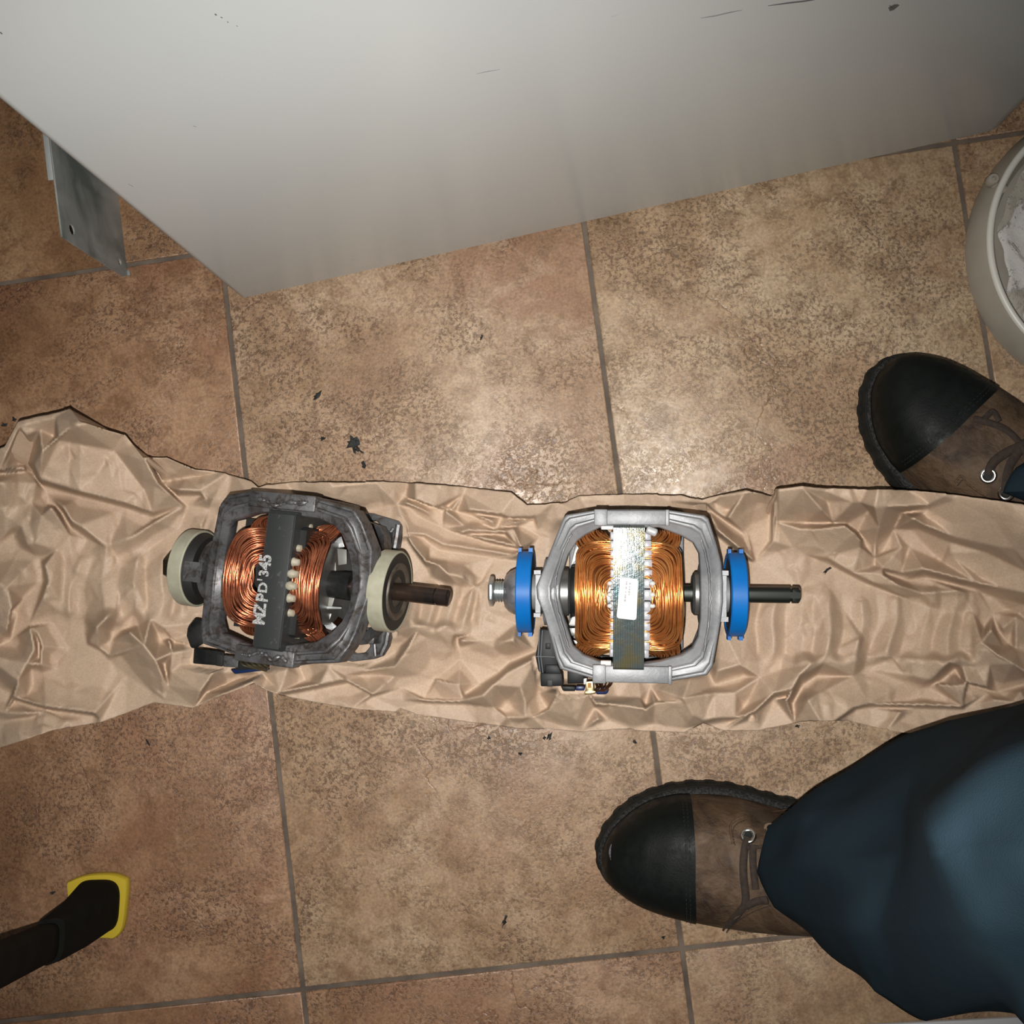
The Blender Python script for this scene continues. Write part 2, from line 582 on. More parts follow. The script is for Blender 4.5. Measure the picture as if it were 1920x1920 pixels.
def build_boot(side, toe_px, ang, parent, eyelets, laces, seams=(), scuffs=()):
    sgn = 1 if side == 'left' else -1
    o3 = P(*toe_px, .02)
    mtx = Matrix.Translation((o3[0], o3[1], 0)) @ Matrix.Rotation(math.radians(ang), 4, 'Z')
    fl = np.array([1, sgn, 1])
    inv = np.array(mtx.inverted())
    M3 = np.array(mtx)
    # upper is the part itself
    n, k = 34, 33
    ph = np.linspace(0, PI, k)
    rows = []
    for f in np.linspace(0, 1, n):
        sb = cap_edge(ph) - .006
        s = sb + (BL - .012 - sb) * f
        rows.append(upper_pt(s, ph) * fl)
    m = MB()
    m.loft(rows, False, False)
    # heel closes down
    last = rows[-1]
    m.loft([last, last * [1, .9, .6] + [.008, 0, .008], last * [1, .8, .05] + [.006, 0, .022]], False, False)
    root = m.build('boot', MT['leather'], parent, smooth=60)
    root.matrix_world = mtx
    tag(root, 'black toe cap boot with brown laces, ' + ('lower one under the trouser leg' if side == 'left' else 'upper one near the plastic tub'))
    # toe cap
    m = MB()
    rows = []
    for f in np.concatenate([[0, .0015, .004, .008, .015, .025, .04, .06, .08], np.linspace(.1, 1, 22)]):
        rows.append(upper_pt(TOE + (cap_edge(ph) - TOE) * f, ph, .0010) * fl)
    rows.append(upper_pt(cap_edge(ph) + .0002, ph, -.0004) * fl)
    m.loft(rows, False, False)
    m.build('toe_cap', MT['toe'], root, smooth=60)
    for d in (.0042, .0072):
        m = MB()
        q = upper_pt(cap_edge(ph) - d, ph, .0012)[3:-3]
        pts = spline(q, 120) * fl
        for i in range(0, 116, 4):
            m.tube(pts[i:i + 3], .00042, 5)
        m.build('stitching', MT['stitch'], root)
    # sole: slab with lug notches round the edge
    ss = np.concatenate([[0], BL * (1 - np.cos(np.linspace(.035, PI, 90))) / 2])
    t1, t0 = sole_edges(ss)
    out = np.concatenate([np.stack([ss, t1], -1), np.stack([ss, t0], -1)[::-1]])
    out = out[np.concatenate([[True], np.linalg.norm(np.diff(out, axis=0), axis=1) > 1e-4])]
    seg_ = np.concatenate([[0], np.cumsum(np.linalg.norm(np.diff(np.vstack([out, out[:1]]), axis=0), axis=1))])
    cl = np.vstack([out, out[:1]])
    tt_ = np.linspace(0, seg_[-1], 240, endpoint=False)
    out = np.stack([np.interp(tt_, seg_, cl[:, 0]), np.interp(tt_, seg_, cl[:, 1])], -1)
    cen = np.array([BL / 2, 0])
    dr = (out - cen) / np.linalg.norm(out - cen, axis=1)[:, None]
    lug = np.where((np.arange(240) // 3) % 2 == 0, 0.0007, -.0004)[:, None]

    def ring(off, z):
        q = out + dr * off
        return np.stack([q[:, 0], q[:, 1] * sgn, np.full(240, z)], -1)
    m = MB()
    m.loft([ring(-.002 + lug, 0.0005), ring(lug, .0025), ring(lug, .011), ring(-.0008, .0125), ring(-.0008, .020), ring(-.002, .0215)], True, True)
    m.build('sole', MT['rubber'], root, smooth=40)
    m = MB()
    m.loft([ring(-.0038, .0212), ring(-.0022, .0222), ring(-.0022, .0246), ring(-.0038, .0258), ring(-.014, .0262)], True, False)
    m.build('welt', MT['welt'], root, smooth=40)
    m = MB()
    q = ring(-.0036, .0262)
    for i in range(6, 110, 2):
        m.tube([q[i], q[i] * .5 + q[i + 1] * .5, q[i + 1]], .00045, 5)
    m.build('welt_stitching', MT['stitch'], root)
    m = MB()
    for i in range(130, 236, 2):
        m.tube([q[i], q[i] * .5 + q[i + 1] * .5, q[i + 1]], .00045, 5)
    m.build('welt_stitching', MT['stitch'], root)

    def on(px, py, lift=0.):
        z = .08
        for _ in range(25):
            w = P(px, py, z)
            l = inv[:3, :3] @ w + inv[:3, 3]
            # nearest surface height at (s,t)
            aa = np.linspace(.02, PI - .02, 400)
            c = upper_pt(np.full(400, l[0]), aa) * fl
            zz = c[np.argmin(np.abs(c[:, 1] - l[1])), 2]
            z = .5 * z + .5 * (zz + lift)
        return inv[:3, :3] @ P(px, py, z) + inv[:3, 3]
    for (px, py) in eyelets:
        c = on(px, py, .0012)
        d = on(px + 5, py, .0012) - c
        e = on(px, py + 5, .0012) - c
        nn = np.cross(d, e)
        nn = nn / np.linalg.norm(nn) * np.sign(nn[2])
        ax = d / np.linalg.norm(d)
        ay = np.cross(nn, ax)
        a = np.arange(28) * 2 * PI / 28
        m = MB()
        rings = []
        for b in np.arange(8) * PI / 4:
            rr = .0047 + .0017 * np.cos(b)
            rings.append(c + rr * (np.cos(a)[:, None] * ax + np.sin(a)[:, None] * ay) + nn * (.0013 * np.sin(b)))
        m.loft(rings, True, False, True)
        m.build('eyelet', MT['eyelet'], root, smooth=70)
        m = MB()
        m.add([c + .0038 * (math.cos(t) * ax + math.sin(t) * ay) - nn * .0006 for t in a], [list(range(28))])
        m.build('eyelet_hole', MT['rubber'], root, smooth=0)
    for pl in seams:
        q = spline([on(x, y, .0004) for x, y in pl], 60)
        m = MB()
        m.tube(q, .0009, 6)
        m.build('seam', MT['leather'], root, smooth=60)
        m = MB()
        q2 = spline([on(x + 5, y + 6, .0005) for x, y in pl], 90)
        for i in range(0, 87, 3):
            m.tube(q2[i:i + 3], .0004, 5)
        m.build('stitching', MT['lace'], root, smooth=60)
    for px, py, dx, dy in scuffs:
        q = spline([on(px - dx * .0, py - dy, .0002), on(px - dx, py, .0002), on(px - dx * .4, py + dy, .0002)], 12)
        m = MB()
        m.tube(q, .0016 * np.sin(np.linspace(.3, PI - .3, 12)) + .0003, 6, flat=.3)
        m.build('toe_scuff', MT['scuff'], root, smooth=60)
    for pl, wd in laces:
        q = spline([on(x, y, .0022) for x, y in pl], 28)
        m = MB()
        m.tube(q, wd, 8, flat=.5)
        m.build('lace', MT['lace'], root, smooth=60)
    return root, M3, sgn


boot_mats()
person = empty('person', Matrix.Translation((.62, -.08, 0)))
tag(person, 'person standing at the right edge in dark blue trousers and brown and black work boots', 'person')


def keep(o):
    """parent to the person without moving"""
    mw = o.matrix_world.copy()
    o.parent = person
    o.matrix_local = person.matrix_world.inverted() @ mw


lb, LBM, _ = build_boot('left', (1117, 1597), -BA, None, [(1403, 1567), (1447, 1555)],
                        [([(1402, 1570), (1395, 1600), (1394, 1640), (1398, 1690), (1385, 1712), (1362, 1738)], .0030), ([(1412, 1584), (1412, 1620), (1417, 1668)], .0028), ([(1398, 1590), (1425, 1588), (1440, 1588)], .0014),
                         ([(1398, 1700), (1420, 1690), (1440, 1688)], .003)],
                        seams=[[(1530, 1512), (1450, 1522), (1392, 1532), (1370, 1548), (1374, 1582)], [(1440, 1692), (1405, 1705), (1372, 1726), (1356, 1744)]], scuffs=[(1148, 1598, 2, 15)])
rb, RBM, _ = build_boot('right', (1640, 687), -40, None, [(1853, 892), (1887, 925)],
                        [([(1826, 785), (1845, 790), (1880, 802), (1905, 822), (1925, 850)], .0026), ([(1853, 890), (1862, 868), (1885, 850), (1910, 838), (1925, 830)], .0036), ([(1885, 922), (1888, 895), (1895, 870), (1912, 845)], .0034), ([(1845, 786), (1862, 772), (1874, 790)], .0024)],
                        seams=[[(1790, 905), (1802, 893), (1812, 905), (1835, 922), (1850, 930)]])
keep(lb)
keep(rb)

#@@TROUSERS
def build_trousers():
    k = NT('navy_work_cloth')
    v = k.obj()
    f = k.ramp(k.noise(v, 9, 5, .6), (.35, (.0125, .0245, .034)), (.65, (.0165, .0305, .042)))
    k.set(Base_Color=f, Roughness=.95)
    k.b.inputs['Specular IOR Level'].default_value = .06
    wv = k.math('ADD', k.noise(v, 1500, 2), k.math('MULTIPLY', k.noise(v, 30, 4, .6), 1.6))
    k.bump(wv, .25, .0012)
    inv = np.array(person.matrix_world.inverted())
    off = inv[:3, 3]
    N = 72

    def ring(pts):
        """closed ring through (px,py,z) control points"""
        q = np.array([P(x, y, z) for x, y, z in pts])
        uu = np.linspace(0, len(q), N, endpoint=False)
        i0 = uu.astype(int)
        lin = q[i0] * (1 - (uu - i0))[:, None] + q[(i0 + 1) % len(q)] * (uu - i0)[:, None]
        return .25 * spline(q, N, True) + .75 * lin
    # left leg, rings from the cuff over the boot up past the bent knee; control points: front, inner side, back, outer side
    L = [
        [(1419, 1635, .100), (1440, 1552, .090), (1530, 1480, .055), (1650, 1500, .035), (1715, 1600, .03), (1660, 1730, .035), (1545, 1762, .045), (1450, 1700, .085)],
        [(1424, 1632, .118), (1442, 1550, .115), (1540, 1470, .100), (1680, 1490, .085), (1750, 1600, .08), (1700, 1750, .085), (1560, 1780, .095), (1455, 1705, .112)],
        [(1490, 1625, .20), (1510, 1530, .19), (1600, 1432, .10), (1740, 1450, .10), (1820, 1600, .17), (1760, 1800, .17), (1610, 1820, .175), (1510, 1725, .19)],
        [(1590, 1620, .30), (1600, 1510, .23), (1690, 1381, .11), (1830, 1400, .10), (1920, 1600, .26), (1850, 1850, .265), (1640, 1862, .275), (1585, 1740, .29)],
        [(1690, 1600, .36), (1700, 1520, .30), (1775, 1347, .12), (1920, 1330, .11), (2040, 1600, .25), (1930, 1880, .25), (1736, 1904, .30), (1650, 1740, .34)],
        [(1752, 1600, .50), (1735, 1512, .47), (1860, 1338, .13), (2020, 1300, .12), (2150, 1600, .30), (2030, 1915, .33), (1862, 1884, .45), (1800, 1732, .49)],
        [(1840, 1600, .525), (1835, 1447, .495), (1950, 1312, .16), (2110, 1270, .15), (2260, 1600, .33), (2130, 1960, .38), (1932, 1922, .47), (1880, 1740, .515)],
        [(1960, 1600, .55), (1960, 1368, .52), (2080, 1290, .22), (2230, 1250, .2), (2380, 1600, .4), (2260, 1990, .44), (2040, 1940, .49), (1990, 1760, .54)],
    ]
    rings = [ring(r) for r in L]
    # fold lines: creases that lift the cloth across the shin
    Z = []
    for i in range(len(rings) - 1):
        pass
    rq = np.array(rings).reshape(len(rings), -1)
    tq = np.linspace(0, len(rings) - 1, 60)
    lin = np.stack([np.interp(tq, np.arange(len(rings)), rq[:, q]) for q in range(rq.shape[1])], 1)
    rr = (.2 * spline(rq, 60) + .8 * lin).reshape(60, N, 3)
    hipL = np.array([.66, -.20, .66])
    for f, r in ((.35, .105), (.7, .115), (1., .12)):
        c = rr[-1].mean(0) * (1 - f) + hipL * f
        a = np.linspace(0, 2 * PI, N, endpoint=False)
        base = rr[-1] - rr[-1].mean(0)
        base = base / np.linalg.norm(base, axis=1)[:, None] * r
        rr = np.concatenate([rr, (c + base * [.6, 1, 1])[None]])
    nrm = np.zeros_like(rr)
    # gentle folds along the leg
    ii, jj = np.meshgrid(np.arange(len(rr)), np.arange(N), indexing='ij')
    ang = jj * 2 * PI / N
    cent = rr.mean(1, keepdims=True)
    rad = rr - cent
    rad /= np.linalg.norm(rad, axis=2)[..., None]
    amp = .0028 * np.sin(3 * ang + ii * .16) * np.sin(ii * .21 + 1) + .002 * np.sin(5 * ang - ii * .3)
    rr = rr + rad * (amp * smoothstep(3, 14, ii))[..., None]
    m = MB()
    inner0 = rr[0] * 1.0
    hem = [rr[6] * .25 + rr[0] * .75 + (cent[0] - rr[0]) * .05 + [0, 0, .012], rr[0] + (cent[0] - rr[0]) * .03 + [0, 0, .001]]
    m.loft([hem[0], hem[1]] + list(rr), True, False)
    m.add(np.concatenate([rr[-1]]), [list(range(N))])
    # right leg: only the cuff corner shows beside the upper boot
    rings2 = [ring(q) for q in (
        [(1893, 925, .095), (1915, 880, .100), (2000, 830, .08), (2120, 860, .05), (2200, 960, .045), (2190, 1060, .045), (2090, 1040, .055), (2000, 955, .085)],
        [(1897, 922, .110), (1920, 876, .115), (2010, 822, .10), (2135, 852, .09), (2215, 960, .09), (2200, 1070, .09), (2100, 1050, .095), (1996, 970, .105)],
        [(2140, 915, .20), (2165, 850, .20), (2250, 790, .19), (2390, 820, .18), (2470, 940, .18), (2410, 1070, .18), (2300, 1070, .19), (2190, 1000, .20)],
        [(2450, 930, .33), (2480, 840, .33), (2590, 770, .32), (2740, 810, .31), (2820, 940, .31), (2750, 1090, .31), (2630, 1100, .32), (2510, 1030, .33)],
        [(2930, 960, .46), (2970, 850, .46), (3090, 780, .45), (3250, 820, .44), (3340, 970, .44), (3250, 1140, .44), (3130, 1150, .45), (2990, 1070, .46)])]
    hipR = np.array([.68, .02, .68])
    b = rings2[-1] - rings2[-1].mean(0)
    for f, r in ((.4, 1.1), (.75, 1.25), (1, 1.3)):
        rings2.append((rings2[4].mean(0) * (1 - f) + hipR * f) + b * r)
    r2 = spline(np.array(rings2).reshape(len(rings2), -1), 40).reshape(40, N, 3)
    m.loft(list(r2), True, False)
    m.add(r2[-1], [list(range(N))])
    # seat and waist closing both legs together
    a = np.linspace(0, 2 * PI, N, endpoint=False)
    hips = []
    for z, rx, ry, cx in ((.56, .05, .12, .68), (.60, .12, .19, .69), (.68, .145, .215, .70), (.76, .15, .21, .72), (.82, .145, .20, .73), (.825, .13, .185, .73)):
        hips.append(np.stack([cx + rx * np.cos(a), -.09 + ry * np.sin(a), np.full(N, z)], -1))
    m.loft(hips, True, True)
    o = m.build('trousers', k.m, person, off=off, smooth=50)
    tag(o, 'dark navy blue work trousers')


build_trousers()

#@@MOTORS
# ---------------------------------------------------------------- electric motors
WB = .055       # a motor's empty sits this far under its shaft


class Motor:
    def __init__(s, name, ox, oy, za, yaw, pitch, roll=0.):
        o = P(ox, oy, za)
        cy, sy, cp, sp = math.cos(yaw), math.sin(yaw), math.cos(pitch), math.sin(pitch)
        u = np.array([cp * cy, cp * sy, sp])
        v = np.array([-sy, cy, 0])
        w = np.cross(u, v)
        v, w = v * math.cos(roll) + w * math.sin(roll), w * math.cos(roll) - v * math.sin(roll)
        s.R = np.stack([u, v, w], 1)
        s.O = o
        b = o - w * WB
        M = Matrix([[u[0], v[0], w[0], b[0]], [u[1], v[1], w[1], b[1]], [u[2], v[2], w[2], b[2]], [0, 0, 0, 1]])
        s.root = empty(name, M)

    def L(s, px, py, w=0.):
        """photo pixel -> local point (shaft frame) on the plane at height w"""
        d = s.R.T @ rays(px, py)
        o = s.R.T @ (C0 - s.O)
        return o + d * ((w - o[2]) / d[2])

    def U(s, px, py):
        return s.L(px, py, 0)[0]

    def part(s, mb, name, m, parent=None, **k):
        return mb.build(name, m, parent or s.root, off=(0, 0, WB), **k)


PROF = [(0, -.017), (0, -.0016), (.05, 0), (.15, 0), (.20, -.0030), (.44, -.0030), (.49, .0004), (.58, .0004), (.64, -.0012), (.95, -.0024), (1, -.0042), (1, -.012)]


def bell(mo, pairs, m, low, name='end_bell'):
    """one cast end bell: a ribbed strip round half of the top window, its mirror below, and corner posts"""
    mb = MB()
    for sg in (1, -1):
        rows = []
        ch = lambda w: min(max((w - .0405) / .004, 0), 1)
        for ox, oy, ix, iy, w in pairs:
            w /= 1000
            a, b = mo.L(ox, oy, w), mo.L(ix, iy, w - .003)
            if sg < 0:
                a, b = a + (b - a) * low[0], a + (b - a) * low[1]
            rows.append([(a * (1 - t) + b * t) * [1, 1, 0] + [0, 0, sg * (w + (d * ch(w) if d == -.0030 else d))] for t, d in PROF])
        rows = [np.array(r) for r in rows]
        mb.loft(rows, True, True)
    return mo.part(mb, name, m, bevel=.0006, smooth=35, seg=1)


def post(mo, px0, px1, py0, py1, sgn, w1, m, name):
    a, b = mo.L(px0, py0, w1), mo.L(px1, py1, w1)
    mb = MB()
    y0, y1 = sorted((a[1], b[1]))
    mb.box(a[0], b[0], y0 + (.001 if sgn < 0 else 0.0), y1, -w1, w1)
    return mo.part(mb, name, m, bevel=.0015)


def coil(mo, uc, R, ui, uo, vi, vo, ang, m, mw, n=13, layers=3, rad=.00058, bulge=.004, seed=0, name='copper_winding'):
    r_ = np.random.default_rng(seed)
    T = np.linspace(0, 1, 88, endpoint=False)
    ca, sa = math.cos(ang), math.sin(ang)

    def loop(a, b, rc):
        # rounded rectangle by arc length
        ea, eb, q = a - rc, b - rc, rc * PI / 2
        per = 4 * ea + 4 * eb + 4 * q
        out = np.zeros((88, 2))
        for i, t in enumerate(T * per):
            segs = ((eb * 2, 0), (q, 1), (ea * 2, 2), (q, 3), (eb * 2, 4), (q, 5), (ea * 2, 6), (q, 7))
            for ln, kd in segs:
                if t <= ln:
                    break
                t -= ln
            f = t / max(ln, 1e-9)
            if kd == 0: p = (a, -eb + 2 * eb * f)
            elif kd == 1: p = (ea + rc * math.cos(f * PI / 2), eb + rc * math.sin(f * PI / 2))
            elif kd == 2: p = (ea - 2 * ea * f, b)
            elif kd == 3: p = (-ea - rc * math.sin(f * PI / 2), eb + rc * math.cos(f * PI / 2))
            elif kd == 4: p = (-a, eb - 2 * eb * f)
            elif kd == 5: p = (-ea - rc * math.cos(f * PI / 2), -eb - rc * math.sin(f * PI / 2))
            elif kd == 6: p = (-ea + 2 * ea * f, -b)
            else: p = (ea + rc * math.sin(f * PI / 2), -eb - rc * math.cos(f * PI / 2))
            out[i] = p
        return out

    def bend(q, Rl):
        th = q[:, 1] / R
        rr = Rl + bulge * smoothstep(.010, .03, np.abs(q[:, 0])) * np.cos(np.clip(q[:, 1] / vo * 1.4, -1.5, 1.5))
        v, w = rr * np.sin(th), rr * np.cos(th)
        return np.stack([q[:, 0] + uc, v * ca - w * sa, v * sa + w * ca], -1)
    # packed bundle under the visible strands
    body = MB()
    ring = []
    for f, dr in ((.0, -.001), (.25, 0.0), (.5, .0004), (.75, 0.0), (1., -.002), (.9, -.007), (.1, -.007)):
        a, b = ui + (uo - ui) * f, vi + (vo - vi) * f
        ring.append(bend(loop(a, b, min(a, b) * (.62 - .22 * f)), R - .0015 + dr))
    body.loft(ring, True, False, True)
    bo = mo.part(body, name, m, smooth=60)
    wires = MB()
    for ly in range(layers):
        for i in range(n):
            f = (i + r_.uniform(-.3, .3)) / (n - 1)
            f = min(max(f, .0), 1.)
            a, b = ui + (uo - ui) * f, vi + (vo - vi) * f
            q = loop(a, b, min(a, b) * (.62 - .22 * f))
            ph = r_.uniform(0, 6.28, 5)
            jit = .0006 * np.sin(2 * PI * T * 2 + ph[0]) + .0005 * np.sin(2 * PI * T * 3 + ph[1]) + .0004 * np.sin(2 * PI * T * 5 + ph[2])
            nv = q / np.linalg.norm(q, axis=1)[:, None]
            q = q + nv * jit[:, None]
            h = R + .0004 - ly * .0009 + .0007 * np.sin(2 * PI * T * 2 + ph[3]) + .0005 * np.sin(2 * PI * T * 4 + ph[4])
            wires.tube(bend(q, h), rad, 5, True, up=(0, -sa, ca))
    wo = mo.part(wires, 'winding_wire', mw, bo, smooth=80, fixn=False)
    tag(wo, kind='stuff')
    return bo


def mount_ring(mo, u0, u1, r, mring, mrub, tabs=False, ext=0.):
    mb = MB()
    t = .0042
    mb.lathe([(u0, r - t), (u0, r - .0008), (u0 + .0008, r), (u1 - .0008, r), (u1, r - .0008), (u1, r - .0016), (u1 - .0012, r - .0020), (u1 - .0012, r - t)], 72, closed=True)
    if tabs:
        for a in (88, 92.5, 96):
            pass
        for sgn in (1, -1):
            for x0, x1 in ((u0 + .0002, u0 + .0026), (u1 - .0036, u1 - .0004)):
                mb.box(x0, x1, -.004, .004, 0, .0026) if False else mb.box(x0, x1, sgn * (r - .001), sgn * (r + .0026), -.005, .005)
    ro = mo.part(mb, 'mounting_ring', mring, smooth=40)
    mb = MB()
    mb.lathe([(u0 + .001, .012), (u0 + .001, r - t), (u1 - .0014, r - t), (u1 - .0011, r - .0018), (u1 - .0002, r - .0018), (u1 - .0002 + ext, r - .0018 - ext * .5), (u1 - .0002 + ext, .012)], 64, closed=True)
    mo.part(mb, 'rubber_insert', mrub, ro, smooth=40)
    return ro


def hexprism(u0, u1, r, rot=0.):
    a = np.arange(6) * PI / 3 + rot
    mk = lambda u, q: np.stack([np.full(6, u), q * np.cos(a), q * np.sin(a)], -1)
    mb = MB()
    mb.loft([mk(u0, r * .9), mk(u0 + .0008, r), mk(u1 - .0008, r), mk(u1, r * .9)], True, True)
    return mb


def thread(u0, u1, r, pitch):
    prof = []
    u = u0
    while u < u1:
        prof += [(u, r - .0009), (u + pitch * .45, r), (u + pitch * .6, r)]
        u += pitch
    prof.append((u1, r - .0009))
    return MB().lathe(prof, 32)


def shaft_grooved(u0, u1, r, ug, flat=None):
    mb = MB()
    mb.lathe([(u0, r), (ug, r), (ug + .0003, r - .0012), (ug + .0016, r - .0012), (ug + .0019, r), (u1 - .001, r), (u1, r - .0012)], 40)
    v = mb.v[0]
    if flat:
        f0, f1, hh = flat
        k = (v[:, 0] >= f0) & (v[:, 0] <= f1)
        v[k, 2] = np.minimum(v[k, 2], hh)
    return mb


def alu(name, c0, c1, rough, metal, dirt=None):
    k = NT(name)
    v = k.obj()
    col = k.ramp(k.noise(v, 45, 6, .6, .5), (.35, c0), (.65, c1))
    if dirt:
        f = k.ramp(k.noise(v, 120, 6, .7, .6), (.48, 0.), (.62, .9))
        col = k.mix(f, col, dirt)
    k.set(Base_Color=col, Roughness=rough, Metallic=metal)
    k.bump(k.math('ADD', k.noise(v, 320, 4, .6), k.noise(v, 60, 4, .6, 1.)), .22, .0007)
    return k.m


def copper(name, lo, hi, rough):
    k = NT(name)
    v = k.obj()
    f = k.noise(v, 70, 4, .6, .4)
    k.set(Base_Color=k.ramp(f, (.35, lo), (.62, hi)), Metallic=.88, Roughness=rough)
    return k.m


def build_right_motor():
    mo = Motor('electric_motor', 1180, 1112, .0750, -.007, .030, .044)
    tag(mo.root, 'clean silver electric motor with blue mounting rings and white sticker on brown paper', 'motor')
    AL = alu('cast_aluminium', (.20, .205, .215), (.28, .285, .295), .50, .35)
    pl = [(1180, 955, 1180, 990, 46), (1118, 956, 1127, 988, 46), (1062, 965, 1098, 1003, 46), (1056, 971, 1082, 1015, 45), (1036, 1022, 1065, 1041, 38), (1018, 1068, 1054, 1078, 30), (1005, 1100, 1050, 1098, 27), (1007, 1122, 1050, 1122, 27),
          (1018, 1148, 1056, 1152, 30), (1032, 1195, 1066, 1183, 37), (1043, 1236, 1075, 1211, 45), (1050, 1255, 1095, 1228, 46), (1114, 1274, 1127, 1241, 46), (1180, 1277, 1180, 1248, 46)]
    pr = [(1181, 955, 1181, 990, 46), (1253, 956, 1236, 989, 46), (1321, 966, 1278, 1005, 46), (1329, 972, 1300, 1018, 45), (1344, 1020, 1311, 1038, 40), (1353, 1055, 1313, 1075, 33), (1356, 1092, 1313, 1098, 29), (1356, 1128, 1313, 1128, 29),
          (1352, 1164, 1313, 1158, 33), (1345, 1205, 1309, 1193, 40), (1337, 1250, 1298, 1215, 45), (1327, 1266, 1277, 1228, 46), (1257, 1278, 1238, 1239, 46), (1181, 1277, 1181, 1248, 46)]
    lbell = bell(mo, pl, AL, (0, .55))
    rbell = bell(mo, pr, AL, (0, .55))
    for (x0, x1, y0, y1) in ((1116, 1253, 957, 984), (1113, 1258, 1250, 1279)):
        a, b = mo.L(x0, y1, .047), mo.L(x1, y0, .047)
        mb = MB()
        mb.box(a[0], b[0], a[1], b[1], .035, .0478)
        mb.box(a[0] + .004, b[0] - .004, (a[1] if a[1] < 0 else b[1] - .006), (a[1] + .006 if a[1] < 0 else b[1]), -.046, .036)
        ck = mo.part(mb, 'clamp_bar', AL, bevel=.0012)
        mb = MB()
        mb.box(a[0] - .0008, a[0] + .009, a[1] - .0006, b[1] + .0006, .034, .0492)
        mo.part(mb, 'clamp_lip', AL, ck, bevel=.0008)
        mb = MB()
        mb.box(b[0] - .0022, b[0] + .0008, a[1] - .0006, b[1] + .0006, .034, .0492)
        mo.part(mb, 'clamp_lip', AL, ck, bevel=.0008)
    # hubs and ribs
    mb = MB()
    uL, uR = mo.U(1012, 1112), mo.U(1350, 1112)
    mb.lathe([(uL - .006, .010), (uL - .006, .014), (uL + .002, .015), (uL + .004, .026), (uL + .016, .026), (uL + .018, .013)], 48, closed=True)
    for s in (-1, 1):
        mb.box(uL - .0032, uL + .002, s * .0165 - .0015, s * .0165 + .0015, .008, .0215)
    mb.box(uL - .0018, uL + .002, -.0145, .0145, .012, .0225)
    mo.part(mb, 'bearing_hub', AL, lbell, smooth=35)
    mb = MB()
    mb.lathe([(uR - .016, .013), (uR - .016, .024), (uR - .004, .026), (uR - .002, .015), (uR + .006, .014), (uR + .006, .010)], 48, closed=True)
    for s in (-1, 1):
        mb.box(uR - .002, uR + .0038, s * .0175 - .0018, s * .0175 + .0018, .006, .0225)
    mb.box(uR - .002, uR + .0022, -.0155, .0155, .012, .0240)
    mo.part(mb, 'bearing_hub', AL, rbell, smooth=35)
    # raised casting seams on the arms
    seam = MB()
    for pts in ([(1072, 1002), (1062, 1020), (1047, 1062), (1041, 1090), (1041, 1110), (1044, 1140), (1056, 1178), (1066, 1215)],):
        seam.tube(spline([mo.L(x, y, .0335 + .012 * abs((y - 1110) / 105)) for x, y in pts], 40) + rng.normal(0, .0002, (40, 3)), .0008, 6)
    mo.part(seam, 'casting_seam', AL, lbell, smooth=60)
    seam = MB()
    seam.tube(spline([mo.L(x, y, .0345 + .0115 * abs((y - 1112) / 105)) for x, y in [(1314, 1012), (1324, 1045), (1330, 1085), (1331, 1125), (1328, 1170), (1320, 1222)]], 40) + rng.normal(0, .0002, (40, 3)), .0009, 6)
    mo.part(seam, 'casting_seam', AL, rbell, smooth=60)
    # laminated steel core
    k = NT('laminated_zinc_steel')
    v = k.obj()
    sep = k.node('ShaderNodeSeparateXYZ', {'Vector': v})
    st = k.math('FRACT', k.math('MULTIPLY', sep.outputs[0], 1 / .00125))
    gl = k.ramp(st, (.0, .35), (.18, 1.), (.82, 1.), (1., .35))
    tint = k.ramp(k.noise(v, 40, 3, .6), (.35, (.09, .145, .16)), (.5, (.15, .175, .17)), (.62, (.20, .18, .10)))
    k.set(Base_Color=k.mix(1., tint, gl, 'MULTIPLY'), Metallic=.6, Roughness=.09)
    k.bump(k.math('ADD', gl, k.math('MULTIPLY', k.noise(v, 160, 4, .65), 1.1)), .2, .0005)
    a, b = mo.L(1150, 1112, .0525)[0], mo.L(1208, 1112, .0525)[0]
    mb = MB()
    HC, ch = .0528, .0015
    oct_ = [(-HC, -HC + ch), (-HC + ch, -HC), (HC - ch, -HC), (HC, -HC + ch), (HC, HC - ch), (HC - ch, HC), (-HC + ch, HC), (-HC, HC - ch)]
    # square ring with a round bore
    n = 64
    an = np.arange(n) * 2 * PI / n + PI / n
    out = []
    o8 = np.array(oct_)[::1]
    for i in range(8):
        for f in np.arange(8) / 8:
            out.append(o8[i] * (1 - f) + o8[(i + 1) % 8] * f)
    out = np.array(out)
    an = np.arctan2(out[:, 1], out[:, 0])
    inn = np.stack([np.cos(an), np.sin(an)], -1) * .036
    r3 = lambda q, u: np.concatenate([np.full((n, 1), u), q], 1)
    mb.loft([r3(out, a), r3(out, b), r3(inn, b), r3(inn, a)], True, False, True)
    core = mo.part(mb, 'stator_core', k.m, smooth=30)
    # the sheet of lamination edges stands proud as the strap across the window
    # sticker
    stk = mat('sticker_white', (.60, .60, .59), .5, spec=.2)
    cs = [(1163, 1082), (1197, 1086), (1193, 1163), (1156, 1159)]
    q = np.array([mo.L(x, y, .0529) for x, y in cs])
    ctr = q.mean(0)
    rs = []
    for i in range(4):
        p, pa, pb = q[i], q[i - 1], q[(i + 1) % 4]
        d1, d2 = (pa - p) / np.linalg.norm(pa - p), (pb - p) / np.linalg.norm(pb - p)
        for t in np.linspace(0, 1, 6):
            r = .0022
            rs.append(p + d1 * r * (1 - t) ** 2 + d2 * r * t ** 2)
    rs = np.array(rs)
    mb = MB()
    mb.hexa(rs * [1, 1, 0] + [0, 0, HC], rs * [1, 1, 0] + [0, 0, HC + .00022])
    so = mo.part(mb, 'sticker', stk, smooth=0)
    ink = mat('faded_print', (.30, .30, .32), .6)
    mb = MB()
